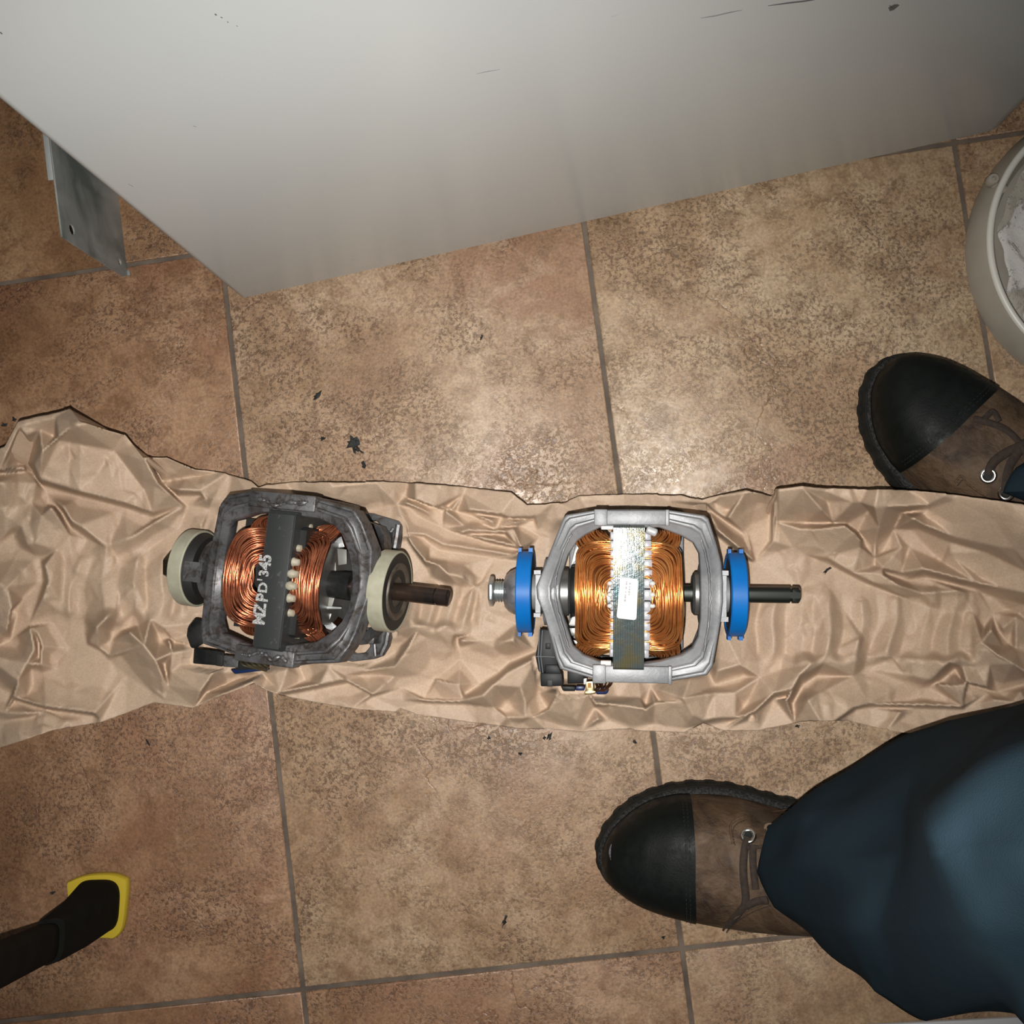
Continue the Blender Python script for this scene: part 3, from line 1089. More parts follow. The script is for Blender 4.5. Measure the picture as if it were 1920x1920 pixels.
    e1, e2 = (q[0] - q[3]) / np.linalg.norm(q[0] - q[3]), (q[1] - q[0]) / np.linalg.norm(q[1] - q[0])
    for row, (f, y0, y1) in enumerate(((.40, 1092, 1132), (.58, 1096, 1120))):
        y = y0
        while y < y1:
            ln = rng.uniform(2, 5)
            p = mo.L(1158 + 36 * f + (1120 - y) * .09, y, HC)
            w_ = rng.uniform(.0003, .0006)
            cc = [p - e2 * w_, p + e2 * w_, p + e2 * w_ + e1 * ln * .00035, p - e2 * w_ + e1 * ln * .00035]
            z0 = HC + .00030
            mb.add(np.array(cc) * [1, 1, 0] + [0, 0, z0], [(0, 1, 2, 3)])
            y += ln + rng.uniform(1, 3)
    mo.part(mb, 'print', ink, so, smooth=0)
    # windings
    CB = copper('copper_bundle_bright', (.16, .05, .015), (.30, .10, .03), .5)
    CW = copper('copper_wire_bright', (.74, .30, .085), (.95, .46, .16), .30)
    for i, g in enumerate((0, PI / 2, -PI / 2, PI)):
        coil(mo, (a + b) / 2, .0485 if i in (0, 3) else .0455, .0170, .0390, .0125, .0460 if i in (0, 3) else .0380, g, CB, CW, n=15, layers=3, seed=20 + i)
    # slot liners along both faces of the core
    lin = mat('grey_plastic_liner', (.38, .38, .41), .35)
    for ys, hw in zip((1006, 1024, 1041, 1059, 1076, 1094, 1115, 1136, 1153, 1173, 1194, 1213, 1232), (.0036, .0040, .0036, .0040, .0032, .0036, .004, .0036, .0034, .0040, .0036, .0040, .0036)):
        vv = mo.L(1215, ys, .045)[1]
        w0 = math.sqrt(max(.0505 ** 2 - vv ** 2, .0001))
        dpt = .0062 if (ys // 9) % 2 else .0050
        mb = MB()
        mb.box(b - .001, b + dpt, vv - hw, vv + hw, w0 - .010, w0 - .0005)
        mo.part(mb, 'slot_liner', lin, bevel=.0011)
        mb = MB()
        mb.box(a - .0024, a + .001, vv - hw * .9, vv + hw * .9, w0 - .010, w0 - .001)
        mo.part(mb, 'slot_liner', lin, bevel=.0009)
    wh = mat('white_nylon', (.58, .58, .565), .4)
    for x in (1144, 1223):
        for y in (1094, 1115, 1136):
            c = mo.L(x, y, .0495)
            mb = MB()
            mb.lathe([(-.0022, .0006), (-.0014, .0015), (0, .0019), (.0014, .0016), (.0022, .0007)], 10, 'x', c)
            mo.part(mb, 'slot_knob', wh, smooth=50)
    for x0, x1, y0, y1 in ((1127, 1150, 986, 993), (1126, 1146, 1239, 1248)):
        p, p2 = mo.L(x0, y1, .0455), mo.L(x1, y0, .0455)
        mb = MB()
        mb.box(p[0], p2[0], p[1], p2[1], .041, .0462)
        mo.part(mb, 'white_spacer', wh, bevel=.0006)
    blob = alu('epoxy_grey', (.45, .46, .47), (.58, .58, .58), .35, .2)
    mb = MB()
    mb.tube(spline([mo.L(x, y, .0475) for x, y in ((1212, 992), (1222, 996), (1232, 1000))], 12), np.array([.0018, .0026, .003, .003, .003, .003, .003, .003, .003, .003, .0026, .0014]), 10)
    mo.part(mb, 'epoxy_bead', blob, smooth=60)
    # rotor, shaft, pulley end
    steel = mat('grey_steel', (.30, .30, .29), .38, .8, dark=(.18, .18, .17), var=.2)
    black = mat('black_oxide_steel', (.022, .026, .022), .33, .6)
    blkp = mat('black_plastic', (.0055, .006, .007), .5, dark=(.011, .0125, .0145), var=.2, spec=.25)
    mb = MB()
    mb.lathe([(a - .012, .02), (a - .012, .033), (b + .012, .033), (b + .012, .02)], 48)
    mo.part(mb, 'rotor', steel)
    uA, uB = mo.U(1393, 1112), mo.U(1499, 1112)
    mb = shaft_grooved(mo.U(1040, 1112), uB, .0064, mo.U(1480, 1112), (mo.U(1418, 1112), uB, .0046))
    # keep the round neck between ring and flat
    sh = mo.part(mb, 'shaft', black, smooth=40)
    mb = MB()
    mb.lathe([(mo.U(1297, 1112), .006), (mo.U(1297, 1112), .0145), (mo.U(1301, 1112), .0165), (mo.U(1314, 1112), .0172), (mo.U(1325, 1112), .0172), (mo.U(1325, 1112), .006)], 48, closed=True)
    mo.part(mb, 'bearing_cup', steel, smooth=35)
    mb = MB()
    mb.lathe([(mo.U(1042, 1110), .006), (mo.U(1042, 1110), .019), (mo.U(1066, 1110), .0185), (mo.U(1072, 1110), .015), (mo.U(1072, 1110), .006)], 48, closed=True)
    mo.part(mb, 'governor_drum', steel, smooth=35)
    mb = MB()
    mb.lathe([(mo.U(1070, 1108), .006), (mo.U(1070, 1108), .0205), (mo.U(1078, 1108), .0215), (mo.U(1084, 1108), .0208), (mo.U(1084, 1108), .012), (mo.U(1094, 1108), .010), (mo.U(1094, 1108), .006)], 48, closed=True)
    mo.part(mb, 'governor_disc', blkp, smooth=35)
    mb = MB()
    mb.hexa([mo.L(x, y, .004) for x, y in ((1066, 1172), (1072, 1157), (1079, 1155), (1088, 1166), (1084, 1173))], [mo.L(x, y, .012) for x, y in ((1066, 1172), (1072, 1157), (1079, 1155), (1088, 1166), (1084, 1173))])
    mo.part(mb, 'governor_weight', wh, bevel=.0008)
    for pts, w1 in (([(1067, 1177), (1089, 1177), (1089, 1193), (1070, 1193)], .0), ([(1074, 1199), (1088, 1203), (1097, 1211), (1095, 1222), (1080, 1213)], -.004), ([(1078, 1022), (1096, 1008), (1090, 1040), (1070, 1062)], -.004)):
        mb = MB()
        mb.hexa([mo.L(x, y, w1 - .006) for x, y in pts], [mo.L(x, y, w1) for x, y in pts])
        mo.part(mb, 'switch_bracket', steel, bevel=.0006)
    blue = mat('blue_plastic', (.002, .115, .40), .42, dark=(.003, .14, .45), var=.2, spec=.25)
    rub = mat('black_rubber', (.012, .013, .013), .6)
    mount_ring(mo, mo.U(972, 1108), mo.U(1000, 1108), .0322, blue, rub, True)
    mount_ring(mo, mo.U(1363, 1110), mo.U(1393, 1110), .0326, blue, rub, True)
    zinc = mat('zinc_casting', (.40, .40, .42), .38, .7, dark=(.20, .19, .21), var=.16, vscale=110, bump=.4)
    u = lambda x: mo.U(x, 1110)
    mb = MB()
    mb.lathe([(u(946), .010), (u(948), .0128), (u(955), .0160), (u(965), .0180), (u(980), .0190), (u(980), .010)], 48, closed=True)
    mo.part(mb, 'pulley_boss', zinc, smooth=50)
    bolt = mat('zinc_bolt', (.58, .62, .62), .3, .9)
    tb = mo.part(thread(u(928), u(948), .0086, .0021), 'threaded_end', bolt, smooth=40)
    mo.part(hexprism(u(917), u(927), .0122, 0.0), 'hex_nut', bolt, tb, bevel=.0006)
    # switch box beside the left bell
    mb = MB()
    hx = lambda pts, w0, w1: mb.hexa([mo.L(x, y, w0) for x, y in pts], [mo.L(x, y, w1) for x, y in pts])
    hx([(1014, 1178), (1040, 1182), (1048, 1262), (1010, 1260), (1004, 1230)], -.040, .004)
    sw = mo.part(mb, 'switch_box', blkp, bevel=.0012)
    mb = MB()
    hx([(1013, 1262), (1054, 1262), (1056, 1286), (1014, 1287)], -.045, .010)
    hx([(1022, 1246), (1046, 1246), (1054, 1264), (1022, 1264)], -.040, .008)
    mo.part(mb, 'switch_cover', blkp, sw, bevel=.0010)
    mb = MB()
    for q in ([(1012, 1180), (1009, 1230), (1013, 1261)], [(1017, 1182), (1014, 1230), (1018, 1262)]):
        mb.tube([mo.L(x, y, .0045) for x, y in q], .0005, 6)
    mo.part(mb, 'switch_highlight_rib', mat('grey_edge_highlight', (.06, .065, .07), .5), sw)  # thin ridges in lighter grey: edge highlights painted on the black box
    mb = MB()
    mb.tube([mo.L(x, y, .0045) for x, y in ((1005, 1231), (1022, 1231), (1040, 1232))], .0005, 6)
    mo.part(mb, 'switch_highlight_rib', mat('grey_plastic_line', (.06, .065, .07), .5), sw)  # painted highlight line across the box, same lighter grey
    mb = MB()
    hx([(1023, 1206), (1032, 1206), (1032, 1217), (1023, 1217)], .003, .0052)
    mo.part(mb, 'switch_tab', blkp, sw, bevel=.0004)
    mb = MB()
    hx([(1026, 1275), (1036, 1275), (1036, 1287.4), (1026, 1287.4)], -.02, .0105)
    mo.part(mb, 'switch_latch', rub, sw, bevel=.0003)
    mb = MB()
    hx([(1064, 1255), (1094, 1255), (1096, 1281), (1064, 1282)], -.045, .002)
    mo.part(mb, 'switch_body', blkp, sw, bevel=.001)
    mb = MB()
    hx([(1051, 1286), (1079, 1287), (1079, 1296), (1056, 1296)], -.045, -.004)
    mo.part(mb, 'switch_base', blkp, sw, bevel=.001)
    db = mat('dark_blue_plastic', (.004, .014, .075), .4)
    mb = MB()
    hx([(1079, 1286), (1096, 1286), (1096, 1295), (1079, 1295)], -.045, -.004)
    hx([(1115, 1290), (1138, 1288), (1141, 1298), (1136, 1302), (1118, 1302)], -.045, -.004)
    mo.part(mb, 'terminal_block', db, sw, bevel=.001)
    brass = mat('tinned_brass', (.80, .66, .36), .28, 1.)
    mb = MB()
    hx([(1098, 1278), (1112, 1277), (1114, 1300), (1098, 1300)], -.006, .000)
    hx([(1096, 1296), (1117, 1295), (1117, 1301), (1096, 1303)], -.008, .002)
    tm = mo.part(mb, 'terminal', brass, sw, bevel=.0005)
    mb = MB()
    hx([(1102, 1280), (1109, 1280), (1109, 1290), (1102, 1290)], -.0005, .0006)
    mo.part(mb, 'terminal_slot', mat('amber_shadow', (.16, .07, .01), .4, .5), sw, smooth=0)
    mb = MB()
    hx([(1094, 1272), (1101, 1271), (1099, 1283), (1094, 1284)], -.006, .004)
    mo.part(mb, 'wire_sleeve', wh, sw, bevel=.0008)
    wire = MB()
    for i in range(7):
        x0 = 1117 + i * 4.5
        wire.tube(spline([mo.L(x0, 1272, .0), mo.L(x0 + rng.uniform(-4, 4), 1281, .006), mo.L(1120 + i * 3 + rng.uniform(-3, 3), 1290, .002), mo.L(1115 + i * 3, 1296, -.004)], 20), .00065, 5)
    mo.part(wire, 'lead_wire', copper('lead_copper', (.10, .04, .02), (.3, .14, .06), .35), sw)
    # feet of the casting under the motor
    for (x, s) in ((a - .03, 1), (b + .03, 1)):
        mb = MB()
        mb.box(x - .006, x + .006, -.05, .05, -.0655, -.044)
        mo.part(mb, 'mounting_foot', AL, bevel=.002)
    return mo


RMO = build_right_motor()


def build_left_motor():
    mo = Motor('electric_motor', 520, 1083, .0660, -.103, .20)
    tag(mo.root, 'dirty dark grey electric motor with cream mounting rings and stencilled black band', 'motor')
    AL = alu('grimy_cast_aluminium', (.085, .085, .09), (.17, .17, .175), .45, .5, dirt=(.050, .038, .032))
    pl = [(505, 922, 505, 961, 46), (467, 921, 480, 962, 46), (427, 927, 452, 972, 46), (410, 950, 434, 976, 45), (400, 1000, 428, 1011, 39), (390, 1045, 421, 1060, 31), (383, 1095, 417, 1090, 29), (379, 1140, 415, 1130, 32), (375, 1180, 411, 1165, 42),
          (379, 1207, 416, 1186, 45), (430, 1225, 452, 1203, 46), (480, 1240, 475, 1212, 46), (500, 1243, 497, 1214, 46)]
    pr = [(506, 922, 506, 961, 46), (545, 925, 545, 966, 46), (596, 935, 595, 972, 46), (665, 955, 626, 986, 46), (680, 980, 640, 1002, 44), (699, 1030, 654, 1040, 36), (697, 1075, 660, 1078, 30), (695, 1108, 660, 1105, 30), (680, 1150, 653, 1138, 35), (668, 1188, 640, 1165, 41),
          (655, 1215, 622, 1184, 45), (634, 1243, 592, 1203, 46), (555, 1246, 552, 1208, 46), (501, 1243, 498, 1214, 46)]
    lbell = bell(mo, pl, AL, (.45, 1))
    rbell = bell(mo, pr, AL, (.62, 1))
    for (x0, x1, y0, y1, tw) in ((466, 592, 923, 956, 0), (440, 552, 1216, 1245, 0)):
        a, b = mo.L(x0, (y0 + y1) / 2 - 4, .047), mo.L(x1, (y0 + y1) / 2 + 4, .047)
        yc, hh = (a[1] + b[1]) / 2, .0062
        mb = MB()
        mb.box(a[0], b[0], yc - hh, yc + hh, .035, .0478)
        mb.box(a[0] + .004, b[0] - .004, (yc - hh if yc < 0 else yc + hh - .006), (yc - hh + .006 if yc < 0 else yc + hh), -.046, .036)
        ck = mo.part(mb, 'clamp_bar', AL, bevel=.0014)
        mb = MB()
        mb.tube(spline([(a[0] + (b[0] - a[0]) * f, yc + hh * rng.uniform(-.7, .7), .0482 + rng.uniform(-.0006, .0008)) for f in np.linspace(.15, .9, 7)], 40), rng.uniform(.0008, .0024, 40), 8)
        mo.part(mb, 'epoxy_bead', AL, ck, smooth=60)
    uL, uR = mo.U(383, 1069), mo.U(697, 1101)
    mb = MB()
    mb.lathe([(uL - .012, .010), (uL - .012, .013), (uL + .007, .013), (uL + .009, .0255), (uL + .014, .026), (uL + .016, .010)], 48, closed=True)
    mb.box(uL + .001, uL + .017, -.010, .006, .02, .0315)
    mo.part(mb, 'bearing_hub', AL, lbell, smooth=35)
    mb = MB()
    mb.lathe([(uR - .008, .010), (uR - .008, .022), (uR - .004, .026), (uR + .002, .0225), (uR + .004, .015), (uR + .008, .015), (uR + .008, .010)], 48, closed=True)
    for s, w in ((.012, .016), (-.012, .016), (.019, .002), (-.019, .002)):
        mb.lathe([(uR - .004, .003), (uR + .008, .0026), (uR + .0095, .0016)], 12, 'x', (0, s, w))
    mo.part(mb, 'bearing_hub', AL, rbell, smooth=35)
    # two lower feet beside the shaft end
    def foot(pts, hole, w1, th):
        vs = [Vector(mo.L(x, y, w1)[:2]) for x, y in pts]
        n0 = len(vs)
        es = [(i, (i + 1) % n0) for i in range(n0)]
        hp = [Vector(mo.L(x, y, w1)[:2]) for x, y in hole]
        vs += hp
        es += [(n0 + i, n0 + (i + 1) % len(hp)) for i in range(len(hp))]
        V2, _, F2, *_ = delaunay_2d_cdt(vs, es, [], 1, 1e-7)
        hc = sum(hp, Vector((0, 0))) / len(hp)

        def inside(c):
            r = False
            for i in range(len(hp)):
                p, q = hp[i], hp[i - 1]
                if (p.y > c.y) != (q.y > c.y) and c.x < (q.x - p.x) * (c.y - p.y) / (q.y - p.y) + p.x:
                    r = not r
            return r
        F3 = [f for f in F2 if not inside(sum((V2[i] for i in f), Vector((0, 0))) / len(f))]
        n = len(V2)
        pts3 = [(p.x, p.y, w1) for p in V2] + [(p.x, p.y, w1 - th) for p in V2]
        faces = [list(f) for f in F3] + [[i + n for i in f][::-1] for f in F3]
        ed = {(f[i], f[(i + 1) % len(f)]) for f in F3 for i in range(len(f))}
        faces += [[j, i, i + n, j + n] for (i, j) in ed if (j, i) not in ed]
        return MB().add(pts3, faces)
    w1 = -.053
    fa = foot([(668, 960), (700, 963), (744, 976), (750, 985), (750, 1004), (746, 1030), (735, 1036), (712, 1036), (680, 1020), (660, 985)], [(690, 978), (704, 976), (717, 988), (719, 998), (708, 1002), (697, 998)], w1, .007)
    f1 = mo.part(fa, 'mounting_foot', AL, bevel=.0008, seg=1)
    mb = MB()
    mb.tube([mo.L(747, 984, w1 + .002), mo.L(744, 1004, w1 + .002), mo.L(739, 1032, w1 + .002)], .0028, 8)
    mb.tube([mo.L(738, 990, w1 + .001), mo.L(722, 1012, w1 + .001), mo.L(708, 1030, w1 + .001)], .0018, 8)
    mo.part(mb, 'foot_rib', AL, f1)
    fb = foot([(636, 1236), (660, 1195), (676, 1178), (700, 1176), (729, 1181), (731, 1196), (727, 1212), (716, 1230), (700, 1236), (660, 1241)], [(655, 1218), (672, 1206), (690, 1203), (694, 1212), (684, 1224), (664, 1226)], w1, .007)
    f2 = mo.part(fb, 'mounting_foot', AL, bevel=.0008, seg=1)
    mb = MB()
    mb.tube([mo.L(728, 1184, w1 + .002), mo.L(724, 1206, w1 + .002), mo.L(714, 1228, w1 + .002)], .0026, 8)
    mb.tube([mo.L(700, 1182, w1 + .001), mo.L(702, 1204, w1 + .001), mo.L(704, 1230, w1 + .001)], .0016, 8)
    mo.part(mb, 'foot_rib', AL, f2)
    for s in (1, -1):
        mb = MB()
        mb.box(uR - .026, uR - .008, s * .042 - .005, s * .042 + .005, w1 - .002, -.036)
        mo.part(mb, 'foot_web', AL, rbell, bevel=.001)
    # painted core with the stencilled band
    pk = NT('black_painted_band')
    v = pk.obj()
    pk.set(Base_Color=pk.mix(pk.ramp(pk.noise(v, 160, 5, .7), (.60, 0.), (.72, .5)), (.026, .029, .029), (.12, .12, .12)), Roughness=.5)
    pk.bump(pk.noise(v, 500, 3), .12, .0005)
    BP = pk.m
    a, b = mo.L(487, 1083, .0525)[0] + .002, mo.L(535, 1083, .0525)[0] + .002
    cw = (b - a)
    HC, ch, n = .0528, .003, 64
    an = np.arange(n) * 2 * PI / n + PI / n
    out = []
    o8 = np.array([(-HC, -HC + ch), (-HC + ch, -HC), (HC - ch, -HC), (HC, -HC + ch), (HC, HC - ch), (HC - ch, HC), (-HC + ch, HC), (-HC, HC - ch)])
    for i in range(8):
        for f in np.arange(8) / 8:
            out.append(o8[i] * (1 - f) + o8[(i + 1) % 8] * f)
    out = np.array(out)
    an = np.arctan2(out[:, 1], out[:, 0])
    inn = np.stack([np.cos(an), np.sin(an)], -1) * .036
    r3 = lambda q, u: np.concatenate([np.full((n, 1), u), q], 1)
    mb = MB()
    mb.loft([r3(out, a - .001), r3(out, b + .001), r3(inn, b + .001), r3(inn, a - .001)], True, False, True)
    core = mo.part(mb, 'stator_core', BP, smooth=30)
    # lower dark step between band and slot knobs
    mb = MB()
    mb.loft([r3(out * .80, b), r3(out * .80, b + .0062), r3(inn, b + .0062), r3(inn, b)], True, False, True)
    mo.part(mb, 'core_step', mat('black_core_paint', (.010, .011, .011), .5), smooth=30)
    # band over the top of the core
    mb = MB()
    t0, t1 = mo.L(511, 962, .0535), mo.L(484, 1213, .0535)
    mb.box(a, b, t1[1], t0[1], HC, HC + .0011)
    band = mo.part(mb, 'identification_band', BP, bevel=.0004)
    # stencilled code, read along the band
    k = NT('worn_white_stencil')
    v = k.obj()
    tr = k.node('ShaderNodeBsdfTransparent')
    mx = k.node('ShaderNodeMixShader')
    wear = k.ramp(k.noise(v, 700, 4, .65), (.40, 0.), (.50, 1.))
    k.set(Base_Color=(.42, .42, .41), Roughness=.7)
    k.l.new(wear, mx.inputs[0])
    k.l.new(tr.outputs[0], mx.inputs[1])
    k.l.new(k.b.outputs[0], mx.inputs[2])
    k.l.new(mx.outputs[0], k.n['Material Output'].inputs['Surface'])
    chars = [('M', 488.5, 1160, 1.0, 1.0), ('Z', 490, 1141, 1.0, 1.0), ('P', 494, 1121, 1., 1.), ('D', 495, 1102, .9, .75), ("'", 497, 1088, .7, 1), ('3', 497, 1075, .85, .8), ('4', 499, 1061, 1., 1.), ('5', 500, 1047, 1., 1.)]
    for ch_, px, py, sw_, shh in chars:
        cu = bpy.data.curves.new('stencil', 'FONT')
        cu.body = ch_
        cu.size = .0136
        cu.align_x = 'CENTER'
        cu.align_y = 'CENTER'
        cu.offset = .0005
        to = bpy.data.objects.new('stencil', cu)
        COL.objects.link(to)
        dg = bpy.context.evaluated_depsgraph_get()
        me = bpy.data.meshes.new_from_object(to.evaluated_get(dg))
        bpy.data.objects.remove(to)
        me.materials.clear()
        me.materials.append(k.m)
        q = bpy.data.objects.new('stencilled_character', me)
        COL.objects.link(q)
        q.parent = band
        c = mo.L(px, py, HC)
        q.location = (c[0], c[1], HC + .00125 + WB)
        q.rotation_euler = (0, 0, PI / 2)
        q.scale = (sw_ * .86, shh, 1)
    # windings
    CB = copper('copper_bundle_dark', (.05, .018, .010), (.11, .038, .020), .5)
    CW = copper('copper_wire_dark', (.33, .105, .055), (.66, .25, .13), .33)
    for i, g in enumerate((0, PI / 2, -PI / 2, PI)):
        coil(mo, (a + b) / 2 - .0045, .0475 if i in (0, 3) else .0440, .0175, .0395 if i in (0, 3) else .036, .0130, .0455 if i in (0, 3) else .036, g, CB, CW, n=14, layers=3, rad=.00066, seed=50 + i)
    kn = mat('cream_nylon', (.42, .39, .315), .42, dark=(.27, .235, .165), var=.2, vscale=140)
    for x, y in ((571, 987), (559, 1002), (551, 1027), (547, 1053), (545, 1075), (542, 1097), (539, 1120), (537, 1148), (541, 1172), (547, 1193)):
        vv = mo.L(x, y, .043)[1]
        w0 = math.sqrt(max(.0505 ** 2 - vv ** 2, .0001)) + .0002
        u0 = mo.L(x, y, w0)[0]
        mb = MB()
        mb.lathe([(-.0030, .0008), (-.0026, .0024), (-.0012, .0034), (.002, .0036), (.0034, .0028), (.0062, .0026), (.0068, .001)], 14, 'x', (u0, vv, w0))
        mo.part(mb, 'slot_knob', kn, smooth=50)
    sil = alu('bright_aluminium', (.40, .42, .43), (.62, .64, .65), .35, .5)
    gry = mat('grey_sheet_steel', (.22, .22, .20), .5, .4)
    for pts, w0, m_ in (([(604, 1015), (640, 1005), (646, 1026), (606, 1031)], -.005, sil), ([(612, 1038), (628, 1036), (631, 1078), (616, 1080)], -.002, gry), ([(632, 1028), (650, 1030), (650, 1058), (634, 1060)], .002, gry), ([(600, 1150), (618, 1110), (630, 1112), (622, 1140)], .002, gry),
                         ([(590, 1152), (622, 1150), (618, 1162), (588, 1166)], -.003, sil), ([(592, 1170), (622, 1166), (634, 1176), (628, 1182), (592, 1184)], -.008, sil), ([(610, 1136), (640, 1138), (640, 1142), (610, 1142)], .004, sil)):
        mb = MB()
        mb.hexa([mo.L(x, y, w0 - .004) for x, y in pts], [mo.L(x, y, w0) for x, y in pts])
        mo.part(mb, 'governor_plate', m_, bevel=.0006)
    mb = MB()
    c0, c1 = mo.U(600, 1092), mo.U(662, 1098)
    blkp = mat('black_plastic_worn', (.007, .008, .008), .45, dark=(.02, .02, .02), var=.12, spec=.3)
    mb.lathe([(c0, .003), (c0, .0105), (c1, .0115), (c1, .003)], 40)
    mo.part(mb, 'governor_sleeve', blkp)
    steel = mat('dull_steel', (.22, .21, .20), .42, .8)
    mb = MB()
    mb.lathe([(a - .012, .02), (a - .012, .033), (b + .012, .033), (b + .012, .02)], 48)
    mo.part(mb, 'rotor', steel)
    shm = mat('brown_blued_steel', (.030, .027, .026), .27, .7, dark=(.09, .055, .040), var=.14, vscale=40)
    u_ = lambda x: mo.U(x, 1083 + (x - 520) * .104)
    mb = shaft_grooved(u_(640), u_(843), .0069, u_(817))
    mo.part(mb, 'shaft', shm, smooth=40)
    cream = mat('cream_ring_plastic', (.40, .395, .30), .42, dark=(.30, .285, .21), var=.2, vscale=80)
    rub = mat('aged_rubber', (.012, .012, .011), .6)
    r1 = mount_ring(mo, u_(346) + .004, u_(346) + .0165, .0318, cream, rub, ext=.007)
    r2 = mount_ring(mo, u_(716), u_(716) + .0135, .0322, cream, rub)
    # greasy dust cover inside the near ring
    ub = u_(716) + .0135
    mb = MB()
    mb.box(mo.L(418, 1083, .0)[0], a, -.046, .046, -.030, -.026)
    mb.box(b, b + .022, -.046, .046, -.030, -.026)
    mo.part(mb, 'dark_inner_plate', rub)  # black plates added below the coils so the inside looks dark
    cov = mat('greasy_steel_cover', (.16, .135, .11), .5, .5, dark=(.035, .030, .024), var=.16, vscale=70)
    mb = MB()
    mb.lathe([(ub - .004, .007), (ub - .001, .012), (ub - .0004, .017), (ub + .0004, .0185), (ub + .0012, .0205), (ub + .0012, .0222), (ub - .0006, .0232), (ub - .004, .0232)], 56, closed=True)
    mo.part(mb, 'dust_cover', cov, smooth=50)
    dk = mat('dark_brass_bolt', (.075, .062, .042), .35, .85)
    ul = u_(318)
    tb = mo.part(thread(u_(326), u_(350), .0088, .0022), 'threaded_end', dk, smooth=40)
    mo.part(hexprism(ul, ul + .0085, .0125, .2), 'hex_nut', dk, tb, bevel=.0006)
    mo.part(hexprism(u_(341), u_(341) + .006, .0125, .5), 'hex_nut', dk, tb, bevel=.0006)
    # switch housing at the lower left corner
    mb = MB()
    hx = lambda pts, w0, w1: mb.hexa([mo.L(x, y, w0) for x, y in pts], [mo.L(x, y, w1) for x, y in pts])
    hx([(364, 1214), (420, 1222), (420, 1249), (362, 1244)], -.030, .004)
    sw = mo.part(mb, 'switch_box', blkp, bevel=.001)
    mb = MB()
    hx([(352, 1176), (366, 1159), (380, 1162), (384, 1205), (366, 1216), (358, 1215), (350, 1192)], -.022, .008)
    mo.part(mb, 'switch_cover', blkp, sw, bevel=.0014)
    mb = MB()
    hx([(404, 1225), (417, 1228), (417, 1250), (404, 1248)], -.02, .0046)
    mo.part(mb, 'switch_latch', rub, sw, bevel=.0004)
    mb = MB()
    hx([(420, 1228), (448, 1232), (446, 1252), (418, 1250)], -.03, .007)
    mo.part(mb, 'switch_body', AL, sw, bevel=.0008)
    mb = MB()
    hx([(432, 1255), (470, 1252), (500, 1250), (506, 1256), (440, 1264)], -.032, -.010)
    mo.part(mb, 'terminal_block', mat('dark_blue_edge', (.006, .018, .07), .45), sw, bevel=.001)
    mb = MB()
    hx([(446, 1240), (500, 1244), (503, 1254), (440, 1256)], -.03, -.004)
    mo.part(mb, 'switch_base', blkp, sw, bevel=.001)
    wire = MB()
    for i in range(5):
        wire.tube(spline([mo.L(450 + i * 9, 1238, .0), mo.L(455 + i * 10, 1246, .004), mo.L(470 + i * 8, 1251, .0), mo.L(500, 1258 - i, -.012)], 18), .0009, 6)
    mo.part(wire, 'lead_wire', mat('dark_lead', (.05, .04, .02), .4), sw)
    return mo


LMO = build_left_motor()

#@@PAPER
# ---------------------------------------------------------------- crumpled brown paper: a folded sheet, creases traced as ridges and valleys (px, py, height mm)
TOP = [(-200, 850), (-60, 846), (0, 840), (9, 836), (16, 822), (34, 789), (66, 781), (104, 774), (130, 765), (150, 789), (197, 805), (235, 816), (268, 857), (312, 858), (365, 880), (412, 885), (470, 902), (484, 914), (500, 909), (540, 905), (600, 902), (704, 903), (779, 906), (868, 913), (958, 923),
       (988, 947), (1020, 946), (1060, 941), (1084, 930), (1162, 927), (1278, 927), (1300, 933), (1316, 937), (1350, 928), (1397, 919), (1447, 930), (1452, 917), (1503, 911), (1542, 915), (1704, 919), (1800, 928), (1920, 945), (1960, 972), (2000, 1012), (2060, 1070), (2140, 1120)]
BOT = [(-200, 1440), (0, 1403), (100, 1369), (192, 1354), (287, 1318), (325, 1322), (362, 1328), (400, 1310), (475, 1282), (509, 1300), (550, 1309), (620, 1322), (661, 1329), (741, 1335), (750, 1328), (767, 1334), (783, 1340), (850, 1350), (977, 1367), (1032, 1366), (1060, 1370), (1090, 1373), (1181, 1366),
       (1190, 1370), (1281, 1374), (1319, 1356), (1358, 1370), (1420, 1370), (1473, 1360), (1503, 1353), (1590, 1351), (1637, 1363), (1667, 1368), (1698, 1375), (1800, 1390), (1920, 1400), (2140, 1410)]
